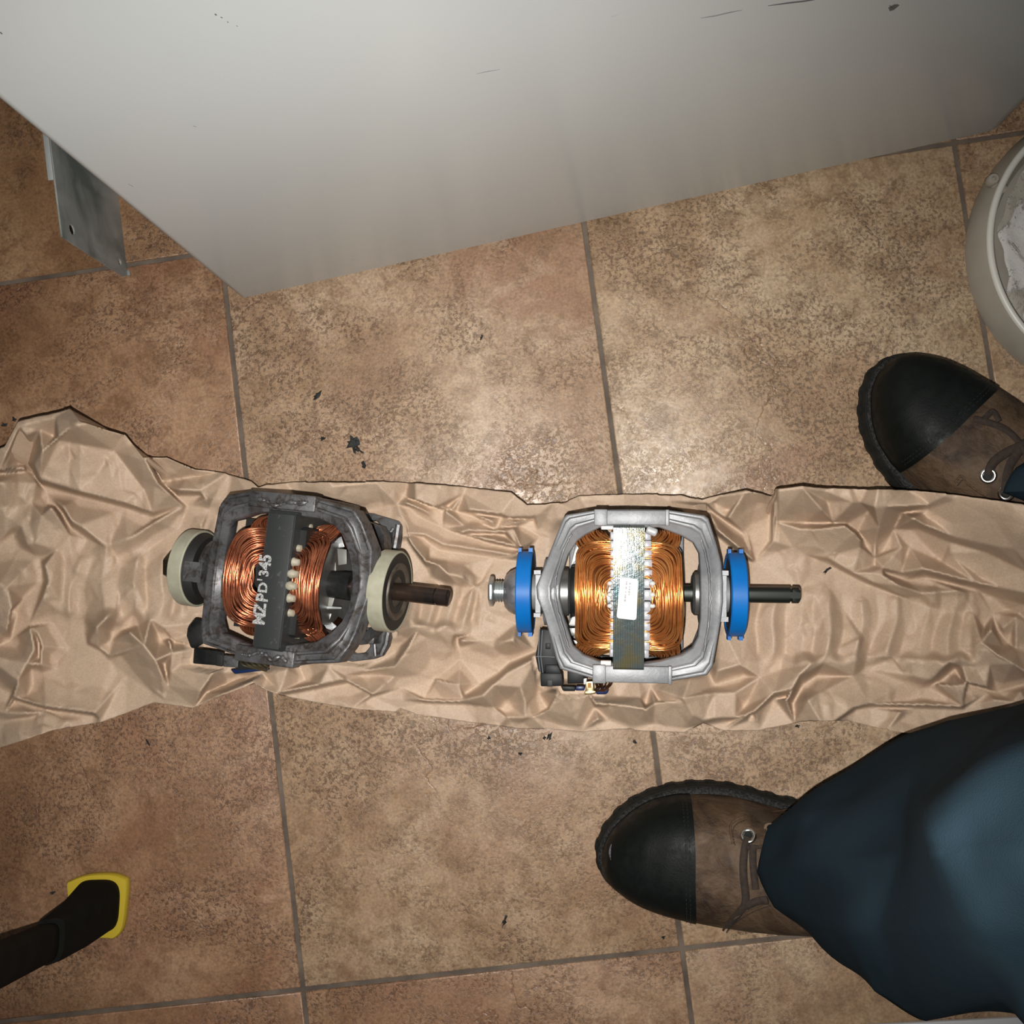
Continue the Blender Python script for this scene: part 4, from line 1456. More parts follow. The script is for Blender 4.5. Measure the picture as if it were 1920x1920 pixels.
CR = [
    # left end
    [(135, 800, 20), (110, 820, 19), (80, 845, 18), (64, 872, 14), (70, 897, 9)],
    [(42, 812, 9), (58, 836, 4), (49, 868, 4), (62, 885, 3), (74, 905, 3), (88, 925, 4), (89, 946, 5)],
    [(104, 782, 14), (101, 818, 8)], [(143, 797, 21), (110, 826, 13)], [(35, 800, 15), (48, 815, 14), (75, 806, 12)],
    [(76, 899, 15), (150, 921, 15), (235, 942, 15), (286, 960, 10)], [(80, 910, 4), (152, 932, 4), (235, 953, 5), (290, 972, 4)],
    [(274, 864, 15), (296, 905, 15), (318, 926, 13), (343, 948, 8)], [(282, 864, 5), (303, 903, 4), (325, 924, 4), (352, 950, 4)],
    [(290, 913, 13), (270, 918, 9), (246, 941, 13)], [(320, 915, 8), (337, 918, 11), (375, 920, 10), (400, 934, 6), (424, 940, 6)], [(345, 872, 10), (350, 896, 5)], [(330, 930, 4), (376, 929, 5)],
    [(386, 936, 9), (392, 955, 5), (378, 985, 9), (380, 1000, 8)], [(335, 992, 4), (300, 1015, 3), (272, 1035, 3), (250, 1048, 4)], [(292, 978, 12), (240, 1010, 12), (205, 1022, 10)],
    [(96, 952, 17), (78, 968, 15), (56, 987, 12), (66, 1018, 12), (76, 1034, 9), (108, 1030, 9), (131, 1004, 9), (98, 953, 17)],
    [(104, 948, 5), (120, 968, 4), (135, 992, 4), (165, 1012, 4)], [(118, 950, 12), (135, 977, 13), (150, 985, 13), (175, 1005, 12), (200, 1028, 10), (222, 1048, 6)],
    [(0, 880, 12), (45, 878, 11)], [(0, 888, 5), (50, 884, 5)], [(0, 905, 12), (68, 906, 9)], [(0, 955, 9), (60, 946, 11), (84, 950, 8)], [(20, 990, 10), (25, 1005, 5), (38, 1030, 4)], [(40, 985, 12), (52, 1020, 12), (70, 1045, 6)],
    [(85, 1060, 13), (91, 1090, 13), (80, 1122, 12)], [(76, 1050, 5), (80, 1090, 5), (72, 1118, 6)],
    [(0, 1095, 15), (14, 1100, 15), (22, 1140, 15), (14, 1180, 13), (0, 1192, 10)], [(22, 1146, 5), (45, 1121, 6)], [(20, 1200, 4), (32, 1150, 4)],
    [(54, 1174, 6), (100, 1168, 4), (135, 1161, 5), (156, 1158, 6)], [(57, 1178, 14), (65, 1217, 13), (50, 1245, 14), (34, 1276, 14), (50, 1305, 8)], [(69, 1186, 12), (79, 1212, 12), (76, 1245, 12)], [(72, 1200, 6), (73, 1232, 6)],
    [(60, 1256, 5), (62, 1285, 5)], [(108, 1240, 3), (130, 1216, 4), (163, 1206, 4), (160, 1180, 4), (157, 1160, 5)], [(83, 1262, 6), (108, 1255, 5)],
    [(198, 1160, 17), (182, 1176, 16), (167, 1205, 10), (185, 1214, 9), (205, 1230, 8)], [(168, 1210, 4), (190, 1222, 4), (207, 1238, 3), (222, 1262, 3), (238, 1266, 4)], [(215, 1165, 10), (212, 1185, 5), (209, 1202, 6)],
    [(226, 1182, 5), (245, 1175, 4), (258, 1172, 6)], [(244, 1186, 16), (270, 1210, 17), (292, 1238, 16), (303, 1264, 14), (314, 1287, 10), (307, 1312, 7)], [(318, 1202, 14), (323, 1224, 14), (320, 1260, 12), (315, 1286, 10)], [(302, 1200, 4), (318, 1196, 4), (326, 1202, 4)], [(308, 1245, 7), (312, 1265, 7)],
    [(282, 1160, 12), (305, 1175, 10), (324, 1200, 7)], [(363, 1325, 9), (376, 1296, 15), (400, 1262, 16), (415, 1250, 12)], [(366, 1325, 9), (420, 1300, 14), (474, 1277, 14), (492, 1262, 8)], [(385, 1300, 7), (430, 1282, 4), (462, 1272, 4)],
    [(25, 1307, 12), (85, 1324, 12), (178, 1336, 11), (189, 1350, 7)], [(28, 1314, 4), (85, 1331, 4), (175, 1343, 4)], [(8, 1336, 9), (50, 1337, 10), (86, 1333, 7)], [(20, 1300, 4), (0, 1290, 4)], [(0, 1352, 6), (60, 1345, 6)],
    # middle
    [(765, 945, 12), (800, 960, 9)], [(760, 931, 5), (800, 945, 4), (832, 956, 4), (855, 958, 5), (893, 971, 4), (905, 974, 6)], [(705, 905, 12), (722, 948, 6)], [(720, 950, 5), (745, 945, 7), (766, 950, 5), (790, 971, 4), (830, 989, 4), (880, 1006, 4), (930, 1022, 4), (975, 1030, 6)],
    [(780, 937, 14), (815, 950, 13), (850, 954, 9)], [(836, 951, 5), (870, 925, 7)], [(835, 958, 12), (870, 985, 9)], [(882, 956, 13), (940, 963, 13), (955, 970, 12), (1005, 969, 10)], [(884, 962, 6), (940, 970, 5), (1000, 973, 4)], [(958, 975, 9), (968, 982, 11), (1010, 1000, 5)],
    [(866, 999, 13), (880, 994, 12), (950, 996, 12), (962, 991, 12)], [(872, 1003, 6), (945, 1003, 5), (973, 1026, 11)], [(905, 972, 11), (904, 982, 7)], [(922, 978, 10), (930, 992, 6)], [(930, 990, 6), (975, 985, 4), (1012, 1005, 4)], [(890, 1006, 12), (976, 1026, 14), (976, 1034, 12), (958, 1046, 9)],
    [(793, 1008, 5), (806, 1020, 4), (823, 1031, 4), (858, 1036, 4), (930, 1046, 4), (978, 1051, 4)], [(797, 1002, 9), (830, 1020, 9), (900, 1031, 9), (960, 1040, 9)], [(760, 1000, 11), (775, 1025, 13), (797, 1051, 16), (822, 1059, 15), (838, 1074, 15), (856, 1083, 13), (863, 1100, 10)], [(764, 1014, 4), (785, 1046, 4), (800, 1065, 4), (808, 1085, 5)],
    [(805, 1047, 8), (840, 1052, 7), (870, 1060, 8), (905, 1088, 5)], [(840, 1074, 14), (868, 1084, 14), (890, 1103, 9)], [(868, 1075, 12), (888, 1102, 5)], [(897, 1100, 10), (906, 1090, 8)], [(862, 1130, 8), (900, 1140, 9), (968, 1148, 10)],
    [(705, 1192, 9), (740, 1185, 10), (784, 1172, 17), (815, 1177, 15), (840, 1179, 13), (850, 1172, 14)], [(743, 1222, 4), (750, 1210, 6), (765, 1198, 8), (784, 1178, 15)], [(857, 1196, 6), (861, 1215, 5), (863, 1236, 4), (818, 1272, 3), (797, 1310, 3)], [(740, 1268, 8), (752, 1290, 5), (756, 1312, 6)],
    [(785, 1190, 12), (800, 1196, 11), (845, 1208, 10)], [(850, 1190, 12), (880, 1190, 10), (900, 1196, 10)], [(865, 1202, 12), (900, 1203, 10), (928, 1201, 10)], [(925, 1215, 9), (948, 1203, 15), (962, 1202, 15), (966, 1195, 14)], [(952, 1205, 14), (981, 1221, 7)], [(963, 1195, 15), (968, 1170, 9)],
    [(868, 1310, 10), (905, 1304, 16), (925, 1284, 17), (950, 1262, 16), (1005, 1234, 14)], [(900, 1283, 4), (935, 1261, 4), (958, 1240, 4), (1005, 1221, 5)], [(795, 1312, 11), (870, 1314, 11), (925, 1326, 9)], [(800, 1319, 5), (870, 1321, 5)], [(818, 1274, 9), (860, 1283, 11), (872, 1302, 6)],
    [(990, 1320, 10), (999, 1345, 9), (1028, 1330, 12), (1044, 1302, 16), (1052, 1286, 13)], [(976, 1288, 14), (985, 1318, 12), (950, 1318, 5)], [(1026, 1328, 4), (1010, 1300, 6)], [(940, 1330, 5), (965, 1362, 4)], [(950, 1345, 9), (985, 1345, 10)],
    [(680, 1266, 6), (740, 1250, 12), (765, 1215, 14), (783, 1182, 14)], [(648, 1266, 10), (682, 1258, 9)], [(655, 1281, 4), (700, 1306, 5), (748, 1328, 4)], [(650, 1276, 10), (698, 1302, 11), (662, 1327, 8), (628, 1312, 7)], [(525, 1297, 11), (600, 1283, 12), (644, 1274, 12)], [(540, 1303, 5), (602, 1291, 4), (645, 1283, 4)],
    [(538, 1256, 12), (572, 1276, 4), (616, 1250, 12)], [(500, 1272, 8), (515, 1262, 11)],
    # below the right motor
    [(1219, 1287, 6), (1236, 1314, 7), (1281, 1309, 16), (1300, 1341, 12), (1318, 1354, 8)], [(1228, 1318, 12), (1278, 1313, 14)], [(1210, 1320, 4), (1200, 1308, 9), (1160, 1306, 7)], [(1116, 1320, 15), (1160, 1322, 14), (1210, 1330, 15), (1226, 1357, 6), (1188, 1368, 4)], [(1115, 1327, 6), (1140, 1350, 5), (1121, 1346, 9)],
    [(1101, 1300, 12), (1081, 1350, 9), (1090, 1372, 4)], [(1095, 1362, 5), (1121, 1347, 10)], [(1282, 1318, 14), (1281, 1366, 6)], [(1205, 1332, 13), (1200, 1350, 8)], [(1340, 1300, 11), (1380, 1298, 11), (1395, 1325, 6)],
    # right of the right motor
    [(1322, 942, 10), (1360, 970, 10), (1400, 1001, 6)], [(1325, 952, 4), (1360, 978, 3), (1394, 1004, 4)], [(1343, 992, 15), (1380, 1022, 15), (1412, 1050, 10)], [(1340, 1002, 4), (1376, 1032, 4), (1408, 1055, 3)], [(1394, 925, 16), (1366, 970, 14)], [(1420, 942, 9), (1403, 1000, 5)], [(1328, 944, 11), (1340, 944, 8), (1355, 930, 12)], [(1336, 957, 6), (1368, 957, 8)],
    [(1446, 934, 6), (1444, 980, 4), (1443, 1015, 3), (1416, 1050, 3)], [(1456, 920, 16), (1451, 980, 15), (1449, 1015, 11)], [(1455, 978, 9), (1510, 981, 5), (1560, 981, 4), (1588, 982, 4), (1608, 996, 4), (1620, 1014, 4), (1625, 1026, 4)], [(1500, 992, 12), (1522, 993, 14), (1584, 986, 18), (1602, 999, 18), (1612, 1012, 17), (1613, 1026, 13), (1640, 1060, 8)], [(1485, 1025, 9), (1520, 995, 13)],
    [(1505, 915, 17), (1540, 955, 14), (1562, 979, 8)], [(1550, 921, 12), (1551, 940, 8)], [(1598, 942, 12), (1612, 942, 10), (1628, 958, 4)], [(1640, 951, 17), (1660, 950, 16), (1740, 946, 14), (1772, 930, 13)], [(1641, 953, 17), (1648, 988, 12), (1641, 1018, 8), (1652, 1036, 4)], [(1689, 967, 5), (1676, 992, 4), (1654, 1034, 4)], [(1690, 962, 6), (1740, 956, 5), (1790, 937, 7)],
    [(1712, 972, 18), (1735, 985, 16), (1790, 1007, 15), (1870, 1025, 16), (1900, 1028, 15), (1925, 1055, 13)], [(1722, 993, 4), (1780, 1016, 3), (1850, 1036, 3), (1925, 1072, 3)], [(1640, 1046, 9), (1690, 1026, 9), (1705, 1026, 6)], [(1765, 1053, 8), (1782, 1036, 11)], [(1765, 990, 14), (1785, 982, 11)],
    [(1655, 1064, 12), (1690, 1073, 9), (1730, 1066, 15), (1830, 1092, 14), (1925, 1112, 14)], [(1735, 1083, 4), (1840, 1112, 3), (1925, 1135, 3)], [(1635, 1074, 13), (1655, 1078, 14), (1690, 1100, 14), (1730, 1113, 12), (1795, 1108, 12)], [(1660, 1074, 6), (1700, 1088, 4), (1735, 1096, 5)],
    [(1488, 1025, 9), (1510, 1040, 8), (1560, 1062, 4), (1620, 1093, 4), (1660, 1108, 4), (1715, 1128, 4)], [(1550, 1045, 11), (1600, 1074, 12), (1640, 1093, 12), (1690, 1115, 10)], [(1500, 1105, 7), (1530, 1119, 10), (1572, 1130, 6)], [(1806, 1112, 12), (1822, 1145, 8), (1845, 1175, 6)], [(1830, 1105, 6), (1860, 1150, 4)],
    [(1358, 1369, 4), (1400, 1341, 12), (1450, 1300, 15), (1494, 1270, 16), (1520, 1245, 17), (1560, 1220, 16), (1608, 1194, 10)], [(1410, 1340, 4), (1450, 1312, 4), (1474, 1308, 4)], [(1474, 1312, 15), (1485, 1291, 17), (1500, 1264, 17), (1520, 1257, 15), (1545, 1243, 14), (1606, 1232, 14)], [(1486, 1320, 5), (1505, 1285, 5), (1530, 1268, 5)],
    [(1490, 1357, 6), (1516, 1314, 15), (1536, 1300, 13), (1600, 1268, 9)], [(1415, 1334, 14), (1424, 1368, 4)], [(1402, 1352, 5), (1419, 1350, 7)], [(1319, 1351, 10), (1340, 1346, 11), (1378, 1345, 10)], [(1333, 1359, 3), (1372, 1353, 3)], [(1387, 1245, 13), (1395, 1265, 6)], [(1345, 1258, 12), (1390, 1248, 13)], [(1340, 1285, 6), (1390, 1270, 5)], [(1398, 1252, 12), (1425, 1270, 10), (1465, 1255, 9)],
    [(1695, 1281, 6), (1745, 1274, 12), (1780, 1240, 17), (1800, 1226, 17), (1840, 1204, 16), (1856, 1184, 14)], [(1700, 1314, 4), (1726, 1308, 4), (1742, 1289, 3), (1762, 1279, 4), (1790, 1255, 5)], [(1760, 1282, 10), (1792, 1286, 13), (1811, 1282, 13)], [(1800, 1270, 7), (1804, 1250, 12)],
    [(1600, 1327, 12), (1630, 1319, 11), (1720, 1321, 11), (1805, 1324, 10)], [(1602, 1334, 3), (1630, 1327, 3), (1720, 1329, 3), (1805, 1331, 3)], [(1816, 1283, 4), (1870, 1298, 3), (1925, 1282, 4)], [(1813, 1279, 14), (1850, 1288, 12)], [(1872, 1230, 17), (1900, 1245, 16), (1925, 1261, 14)], [(1828, 1250, 12), (1856, 1245, 13), (1870, 1232, 15)],
    [(1858, 1182, 15), (1880, 1212, 8), (1905, 1216, 9)], [(1870, 1180, 4), (1890, 1205, 4)], [(1880, 1178, 9), (1904, 1158, 12)], [(1850, 1300, 6), (1865, 1312, 10), (1900, 1316, 11), (1914, 1297, 10)], [(1674, 1232, 10), (1696, 1265, 9), (1722, 1291, 4)], [(1637, 1362, 4), (1666, 1366, 8), (1688, 1336, 9)], [(1605, 1330, 4), (1640, 1360, 4)],
    [(1612, 1228, 12), (1640, 1232, 9), (1672, 1234, 8)], [(1610, 1200, 13), (1612, 1230, 12)], [(1620, 1195, 5), (1622, 1255, 6)],
]


def tin(pts, edges, X, Y):
    """heights of a triangulated point set on a regular grid"""
    vs = [Vector((p[0], p[1])) for p in pts]
    V2, E2, F2, ov, *_ = delaunay_2d_cdt(vs, edges, [], 0, 1e-3)
    z = np.full(len(V2), np.nan)
    for i, o in enumerate(ov):
        if len(o):
            z[i] = np.mean([pts[q][2] for q in o])
    nb = {}
    for a, b in E2:
        nb.setdefault(a, []).append(b)
        nb.setdefault(b, []).append(a)
    for i in np.where(np.isnan(z))[0]:
        q = [(1 / ((V2[i] - V2[j]).length + 1e-6), z[j]) for j in nb.get(i, []) if not np.isnan(z[j])]
        z[i] = sum(w * h for w, h in q) / sum(w for w, h in q) if q else 8.
    G = np.full((len(Y), len(X)), np.nan)
    dx, dy = X[1] - X[0], Y[1] - Y[0]
    for f in F2:
        (x0, y0), (x1, y1), (x2, y2) = [V2[i] for i in f]
        a0, a1 = max(int(math.ceil((min(x0, x1, x2) - X[0]) / dx)), 0), min(int((max(x0, x1, x2) - X[0]) / dx), len(X) - 1)
        b0, b1 = max(int(math.ceil((min(y0, y1, y2) - Y[0]) / dy)), 0), min(int((max(y0, y1, y2) - Y[0]) / dy), len(Y) - 1)
        if a1 < a0 or b1 < b0:
            continue
        gx, gy = np.meshgrid(X[a0:a1 + 1], Y[b0:b1 + 1])
        dt = (y1 - y2) * (x0 - x2) + (x2 - x1) * (y0 - y2)
        if abs(dt) < 1e-9:
            continue
        l0 = ((y1 - y2) * (gx - x2) + (x2 - x1) * (gy - y2)) / dt
        l1 = ((y2 - y0) * (gx - x2) + (x0 - x2) * (gy - y2)) / dt
        l2 = 1 - l0 - l1
        ok = (l0 >= -1e-6) & (l1 >= -1e-6) & (l2 >= -1e-6)
        sub = G[b0:b1 + 1, a0:a1 + 1]
        sub[ok] = (l0 * z[f[0]] + l1 * z[f[1]] + l2 * z[f[2]])[ok]
    return np.where(np.isnan(G), 8., G)


def blur(G, n):
    for _ in range(n):
        q = np.pad(G, 1, mode='edge')
        G = (q[:-2, 1:-1] + q[2:, 1:-1] + q[1:-1, :-2] + q[1:-1, 2:] + 2 * q[1:-1, 1:-1]) / 6
    return G


def paper_field():
    X, Y = np.arange(-220, 2162, 2.0), np.arange(740, 1464, 2.0)
    pts, edges = [], []
    for pl in CR:
        for i, p in enumerate(pl):
            if i:
                edges.append((len(pts) - 1, len(pts)))
            pts.append(p)
    tx, ty = zip(*TOP)
    bx, by = zip(*BOT)
    have = np.array([(p[0], p[1]) for p in pts])
    # loose facet corners where nothing was traced
    for _ in range(900):
        x, y = rng.uniform(-215, 2155), rng.uniform(745, 1460)
        if np.min(np.hypot(have[:, 0] - x, have[:, 1] - y)) > 44:
            under = (1020 < x < 1350 and 975 < y < 1290) or (400 < x < 720 and 950 < y < 1230)
            pts.append((x, y, rng.uniform(5, 7) if under else rng.uniform(3, 14)))
            have = np.vstack([have, (x, y)])
    for x, y in ((-220, 740), (2162, 740), (-220, 1464), (2162, 1464)):
        pts.append((x, y, 8))
    G = tin(pts, edges, X, Y)
    fine = [(rng.uniform(-220, 2160), rng.uniform(740, 1464), rng.normal(0, 1.0)) for _ in range(5200)]
    fine += [(x, y, 0) for x, y in ((-221, 739), (2163, 739), (-221, 1465), (2163, 1465))]
    G2 = tin(fine, [], X, Y)
    XX, YY = np.meshgrid(X, Y)
    # ribs pressed into the paper by its packing
    rib = np.zeros_like(XX)
    for x0, x1, y0, y1, ph, pit, amp in ((118, 345, 1045, 1150, 153, 55, 3.6), (1395, 1830, 1128, 1232, 1447, 56, 4.2), (778, 900, 1100, 1172, 812, 36, 3.0)):
        w = smoothstep(x0 - 12, x0 + 12, XX) * (1 - smoothstep(x1 - 12, x1 + 12, XX)) * smoothstep(y0 - 22, y0 + 14, YY + .05 * (XX - x0)) * (1 - smoothstep(y1 - 10, y1 + 14, YY + 4 * np.sin(XX * .13)))
        wob = 5 * np.sin(YY * .045 + XX * .013) + 6 * np.sin(XX * .021) + .12 * (YY - 1180)
        t = ((XX + wob - ph) / pit) % 1.0
        sgn = 1 if ph > 1000 else -1
        prof = np.where(t < .42, 1 - t / .42, (t - .42) / .58) if sgn > 0 else np.where(t < .58, t / .58, 1 - (t - .58) / .42)
        rib += w * amp * (blur(prof, 2) * 1.0)
        G = G * (1 - .55 * w) + 6.0 * .55 * w
    G = 4.2 + (G - 4) * 3.8 + G2 * 1.0 + rib * 3.4 * (.75 + .45 * np.sin(XX * .017 + 1.3) * np.sin(XX * .041))
    under = np.zeros_like(XX)
    for x0, x1, y0, y1 in ((1040, 1335, 985, 1262), (395, 715, 955, 1225), (1015, 1110, 1180, 1285), (370, 500, 1160, 1240)):
        under = np.maximum(under, smoothstep(x0 - 14, x0 + 14, XX) * (1 - smoothstep(x1 - 14, x1 + 14, XX)) * smoothstep(y0 - 14, y0 + 14, YY) * (1 - smoothstep(y1 - 14, y1 + 14, YY)))
    # the bundle stands high along its upper edge at both ends
    yT, yB = np.interp(X, tx, ty)[None, :], np.interp(X, bx, by)[None, :]
    hT = np.interp(X, [-220, 30, 130, 235, 270, 300, 480, 560, 980, 1060, 1300, 1450, 1460, 1600, 1900, 1990, 2160], [34, 34, 42, 38, 26, 16, 9, 6, 7, 7, 9, 10, 34, 42, 44, 14, 14])[None, :]
    dT = YY - yT
    rise = hT * (1 - smoothstep(0, 1, dT / np.interp(X, [0, 300, 600, 1400, 1460, 2000], [190, 130, 70, 70, 130, 130])[None, :]))
    G = G + rise
    low = np.interp(X, [-220, 400, 600, 1500, 1650, 2160], [14, 8, 6, 8, 10, 10])[None, :]
    G = G + low * (1 - smoothstep(0, 60, yB - YY)) * .5
    # over the edge of the upper boot
    inv = np.linalg.inv(RBM)
    g = np.zeros_like(XX)
    for zt in np.arange(0, .17, .001):
        loc = P(XX, YY, zt) @ inv[:3, :3].T + inv[:3, 3]
        g = np.where(boot_height(loc[..., 0], -loc[..., 1]) >= zt - .002, zt * 1000 + 12, g)
    g = np.where(g > 12, g, 0)
    sup = g.copy()
    for _ in range(60):
        q = np.pad(sup, 1, mode='edge')
        sup = np.maximum(sup, np.max([q[:-2, 1:-1], q[2:, 1:-1], q[1:-1, :-2], q[1:-1, 2:]], 0) - .95)
    sup = blur(sup, 14)
    G = np.where(sup > 1, np.maximum(G, np.maximum(g, sup) + (G - 12) * .35 * (g > 0)), G)
    for fx, fy in ((706, 1000), (690, 1206)):
        pad = 1 - smoothstep(28, 52, np.hypot(XX - fx, YY - fy))
        G = G * (1 - pad) + 16.0 * pad
        under = under * (1 - pad)
    G = G * (1 - under) + 7.0 * under
    return X, Y, np.maximum(G, 2.0) / 1000, (tx, ty, bx, by)


def sample(G, X, Y, x, y):
    fx = np.clip((x - X[0]) / 2.0, 0, len(X) - 1.001)
    fy = np.clip((y - Y[0]) / 2.0, 0, len(Y) - 1.001)
    i, j = fx.astype(int), fy.astype(int)
    a, b = fx - i, fy - j
    return (G[j, i] * (1 - a) + G[j, i + 1] * a) * (1 - b) + (G[j + 1, i] * (1 - a) + G[j + 1, i + 1] * a) * b


def build_paper():
    X, Y, G, (tx, ty, bx, by) = paper_field()
    u = np.arange(-195, 2135, 2.6)
    nv = 190
    yT, yB = np.interp(u, tx, ty), np.interp(u, bx, by)
    wob = np.interp(u, np.arange(-200, 2150, 9), rng.normal(0, .35, len(np.arange(-200, 2150, 9))))
    yT, yB = yT + wob, yB + wob[::-1]
    v = np.linspace(0, 1, nv)
    PX = np.repeat(u[None, :], nv, 0)
    PY = yT[None, :] * (1 - v[:, None]) + yB[None, :] * v[:, None]
    H = sample(G, X, Y, PX, PY)
    top = P(PX, PY, H)
    # turned-under hems along both edges
    def hem(row, nrow, sgn):
        e, inn = top[row], top[nrow] - top[row]
        d = inn / np.linalg.norm(inn[:, :2], axis=1)[:, None]
        d[:, 2] = 0
        z = e[:, 2]
        r1 = e + d * .0015
        r1[:, 2] = np.maximum(z - .0022, .0012)
        r2 = e + d * .010
        r2[:, 2] = np.maximum(z * .45 - .002, .0011)
        r3 = e + d * .022
        r3[:, 2] = .0010
        return [r1, r2, r3]
    hT, hB = hem(0, 6, 1), hem(nv - 1, nv - 7, -1)
    A = np.stack(hT[::-1] + list(top) + hB)
    # rest the sheet under the motors and trousers, and over the boot it covers
    from mathutils.bvhtree import BVHTree

    def tree(objs):
        V, F = [], []
        for o in objs:
            n0 = len(V)
            mw = world_of(o)
            V += [mw @ q.co for q in o.data.vertices]
            F += [[i + n0 for i in q.vertices] for q in o.data.polygons]
        return BVHTree.FromPolygons(V, F)

    def world_of(o):
        m_ = o.matrix_basis.copy()
        while o.parent:
            o = o.parent
            m_ = o.matrix_basis @ m_
        return m_

    def kids(o):
        r = [o] if o.type == 'MESH' else []
        for q in o.children:
            r += kids(q)
        return r

    def spread(H, fn, n):
        for _ in range(n):
            q = np.pad(H, 1, mode='edge')
            H = fn.reduce([q[1 + i:q.shape[0] - 1 + i, 1 + j:q.shape[1] - 1 + j] for i in (-1, 0, 1) for j in (-1, 0, 1)])
        return H
    bpy.context.view_layer.update()
    over = tree(kids(LMO.root) + kids(RMO.root) + [o for o in person.children if o.name.startswith('trousers')] + kids(lb))
    und = tree(kids(rb))
    hi, lo = np.full(A.shape[:2], 9.), np.full(A.shape[:2], -9.)
    up, dn = Vector((0, 0, 1)), Vector((0, 0, -1))
    for i in range(A.shape[0]):
        for j in range(A.shape[1]):
            x, y = A[i, j, 0], A[i, j, 1]
            h = over.ray_cast(Vector((x, y, -.02)), up, .2)[0]
            if h:
                hi[i, j] = h.z
            if x > .2:
                h = und.ray_cast(Vector((x, y, .3)), dn)[0]
                if h:
                    lo[i, j] = h.z
    lo = spread(lo, np.maximum, 3)
    z = np.maximum(A[..., 2], np.where(lo > -1, lo + .004, -1))
    z = np.where(lo > -1, blur(z, 2), z)
    z = np.maximum(z, np.where(lo > -1, lo + .003, -1))
    hi = spread(hi, np.minimum, 3)
    A[..., 2] = np.maximum(np.minimum(z, hi - .0016), .0008)
    rows = list(A)
    k = NT('kraft_paper')
    vv = k.obj()
    c = k.ramp(k.noise(vv, 18, 6, .6), (.3, (.44, .325, .232)), (.7, (.51, .38, .276)))
    fib = k.ramp(k.noise(vv, 620, 3, .6), (.3, .88), (.7, 1.07))
    c = k.mix(1.0, c, fib, 'MULTIPLY')
    spk = k.ramp(k.vor(vv, 130), (.0, 1.), (.035, 0.))
    spk = k.math('MULTIPLY', spk, k.ramp(k.noise(vv, 23, 2), (.60, 0.), (.66, .8)))
    c = k.mix(spk, c, (.06, .045, .035))
    k.set(Base_Color=c, Roughness=.55)
    k.b.inputs['Specular IOR Level'].default_value = .35
    k.bump(k.math('ADD', k.noise(vv, 900, 3, .6), k.noise(vv, 150, 4, .6)), .18, .0006)
    m = MB()
    m.loft(rows, False, False)
    o = m.build('packing_paper', k.m, None, smooth=0, fixn=False)
    o.data.polygons.foreach_set('use_smooth', [True] * len(o.data.polygons))
    tag(o, 'long crumpled sheet of brown kraft paper lying across the tiles under both motors', 'paper')
    return G, X, Y


PG, PGX, PGY = build_paper()

#@@PROPS
# ---------------------------------------------------------------- black pole with yellow-rimmed foot
def build_pole():
    c = P(186, 1698, 0)
    root = empty('floor_pole', Matrix.Translation(tuple(c)))
    tag(root, 'black plastic pole standing on a flared foot with a yellow rim on the tiles', 'pole')
    bl = mat('matt_black_plastic', (.006, .006, .0055), .8, dark=(.010, .010, .009), var=.2, bump=.1, spec=.08)
    ye = mat('yellow_plastic', (.50, .37, .026), .5)
    px = [(129, 1660), (136, 1649), (167, 1638.5), (208, 1636.5), (233, 1643), (241.5, 1653), (240, 1690), (233, 1738), (219, 1756), (205, 1757), (170, 1752), (140, 1720)]
    o = np.array([P(x, y, .004) for x, y in px]) - c
    q = spline(o, 64, True)
    ctr = q.mean(0)

    def rg(f, z):
        d = q - ctr
        r = ctr + d * f
        r[:, 2] = z
        return r
    m = MB()
    m.loft([rg(.97, 0), rg(1.0, .0015), rg(1.0, .007), rg(.97, .0085), rg(.80, .0088)], True, True)
    so = m.build('yellow_rim', ye, root, smooth=40)

    def sec(px4, z, n=64, e=3.5):
        """rounded rectangle from four pixel corners at height z"""
        p = np.array([P(x, y, z) for x, y in px4]) - c
        a = np.arange(n) * 2 * PI / n + PI * 1.25
        u, v = np.sign(np.cos(a)) * np.abs(np.cos(a)) ** (2 / e), np.sign(np.sin(a)) * np.abs(np.sin(a)) ** (2 / e)
        u, v = (u + 1) / 2, (v + 1) / 2
        return (1 - u)[:, None] * ((1 - v)[:, None] * p[0] + v[:, None] * p[3]) + u[:, None] * ((1 - v)[:, None] * p[1] + v[:, None] * p[2])
    # corners: left-top, right-top, right-bottom, left-bottom as seen
    s0 = sec([(140, 1650), (227, 1648), (221, 1748), (148, 1745)], .0085)
    s1 = sec([(138, 1652), (224, 1655), (216, 1750), (140, 1752)], .022)
    s2 = sec([(112, 1684), (190, 1690), (172, 1778), (112, 1778)], .062)
    s3 = sec([(66, 1724), (130, 1712), (130, 1796), (82, 1812)], .100)
    s4 = sec([(62, 1728), (124, 1718), (118, 1799), (76, 1816)], .108)
    m = MB()
    m.loft([s0, s1, s1 * .5 + s2 * .5, s2, s3, s4], True, True)
    m.build('foot', bl, root, smooth=50)
    t0 = sec([(60, 1734), (118, 1726), (113, 1796), (76, 1811)], .102)
    ax = (P(-60, 1834, .262) - P(93, 1763, .102))
    m = MB()
    m.loft([t0, t0 + ax * .5, t0 + ax, t0 + ax * 3.2], True, True)
    m.build('tube', bl, root, smooth=50)
    m = MB()
    b = P(124, 1708, .0665) - c
    m.lathe([(0, .0035), (.0006, .0034), (.001, .002)], 20, 'z', (0, 0, 0))
    m.v[0] = m.v[0] * [1.5, .7, 1] + b
    m.build('rivet', mat('worn_steel_rivet', (.35, .34, .31), .4, .7), root)


build_pole()


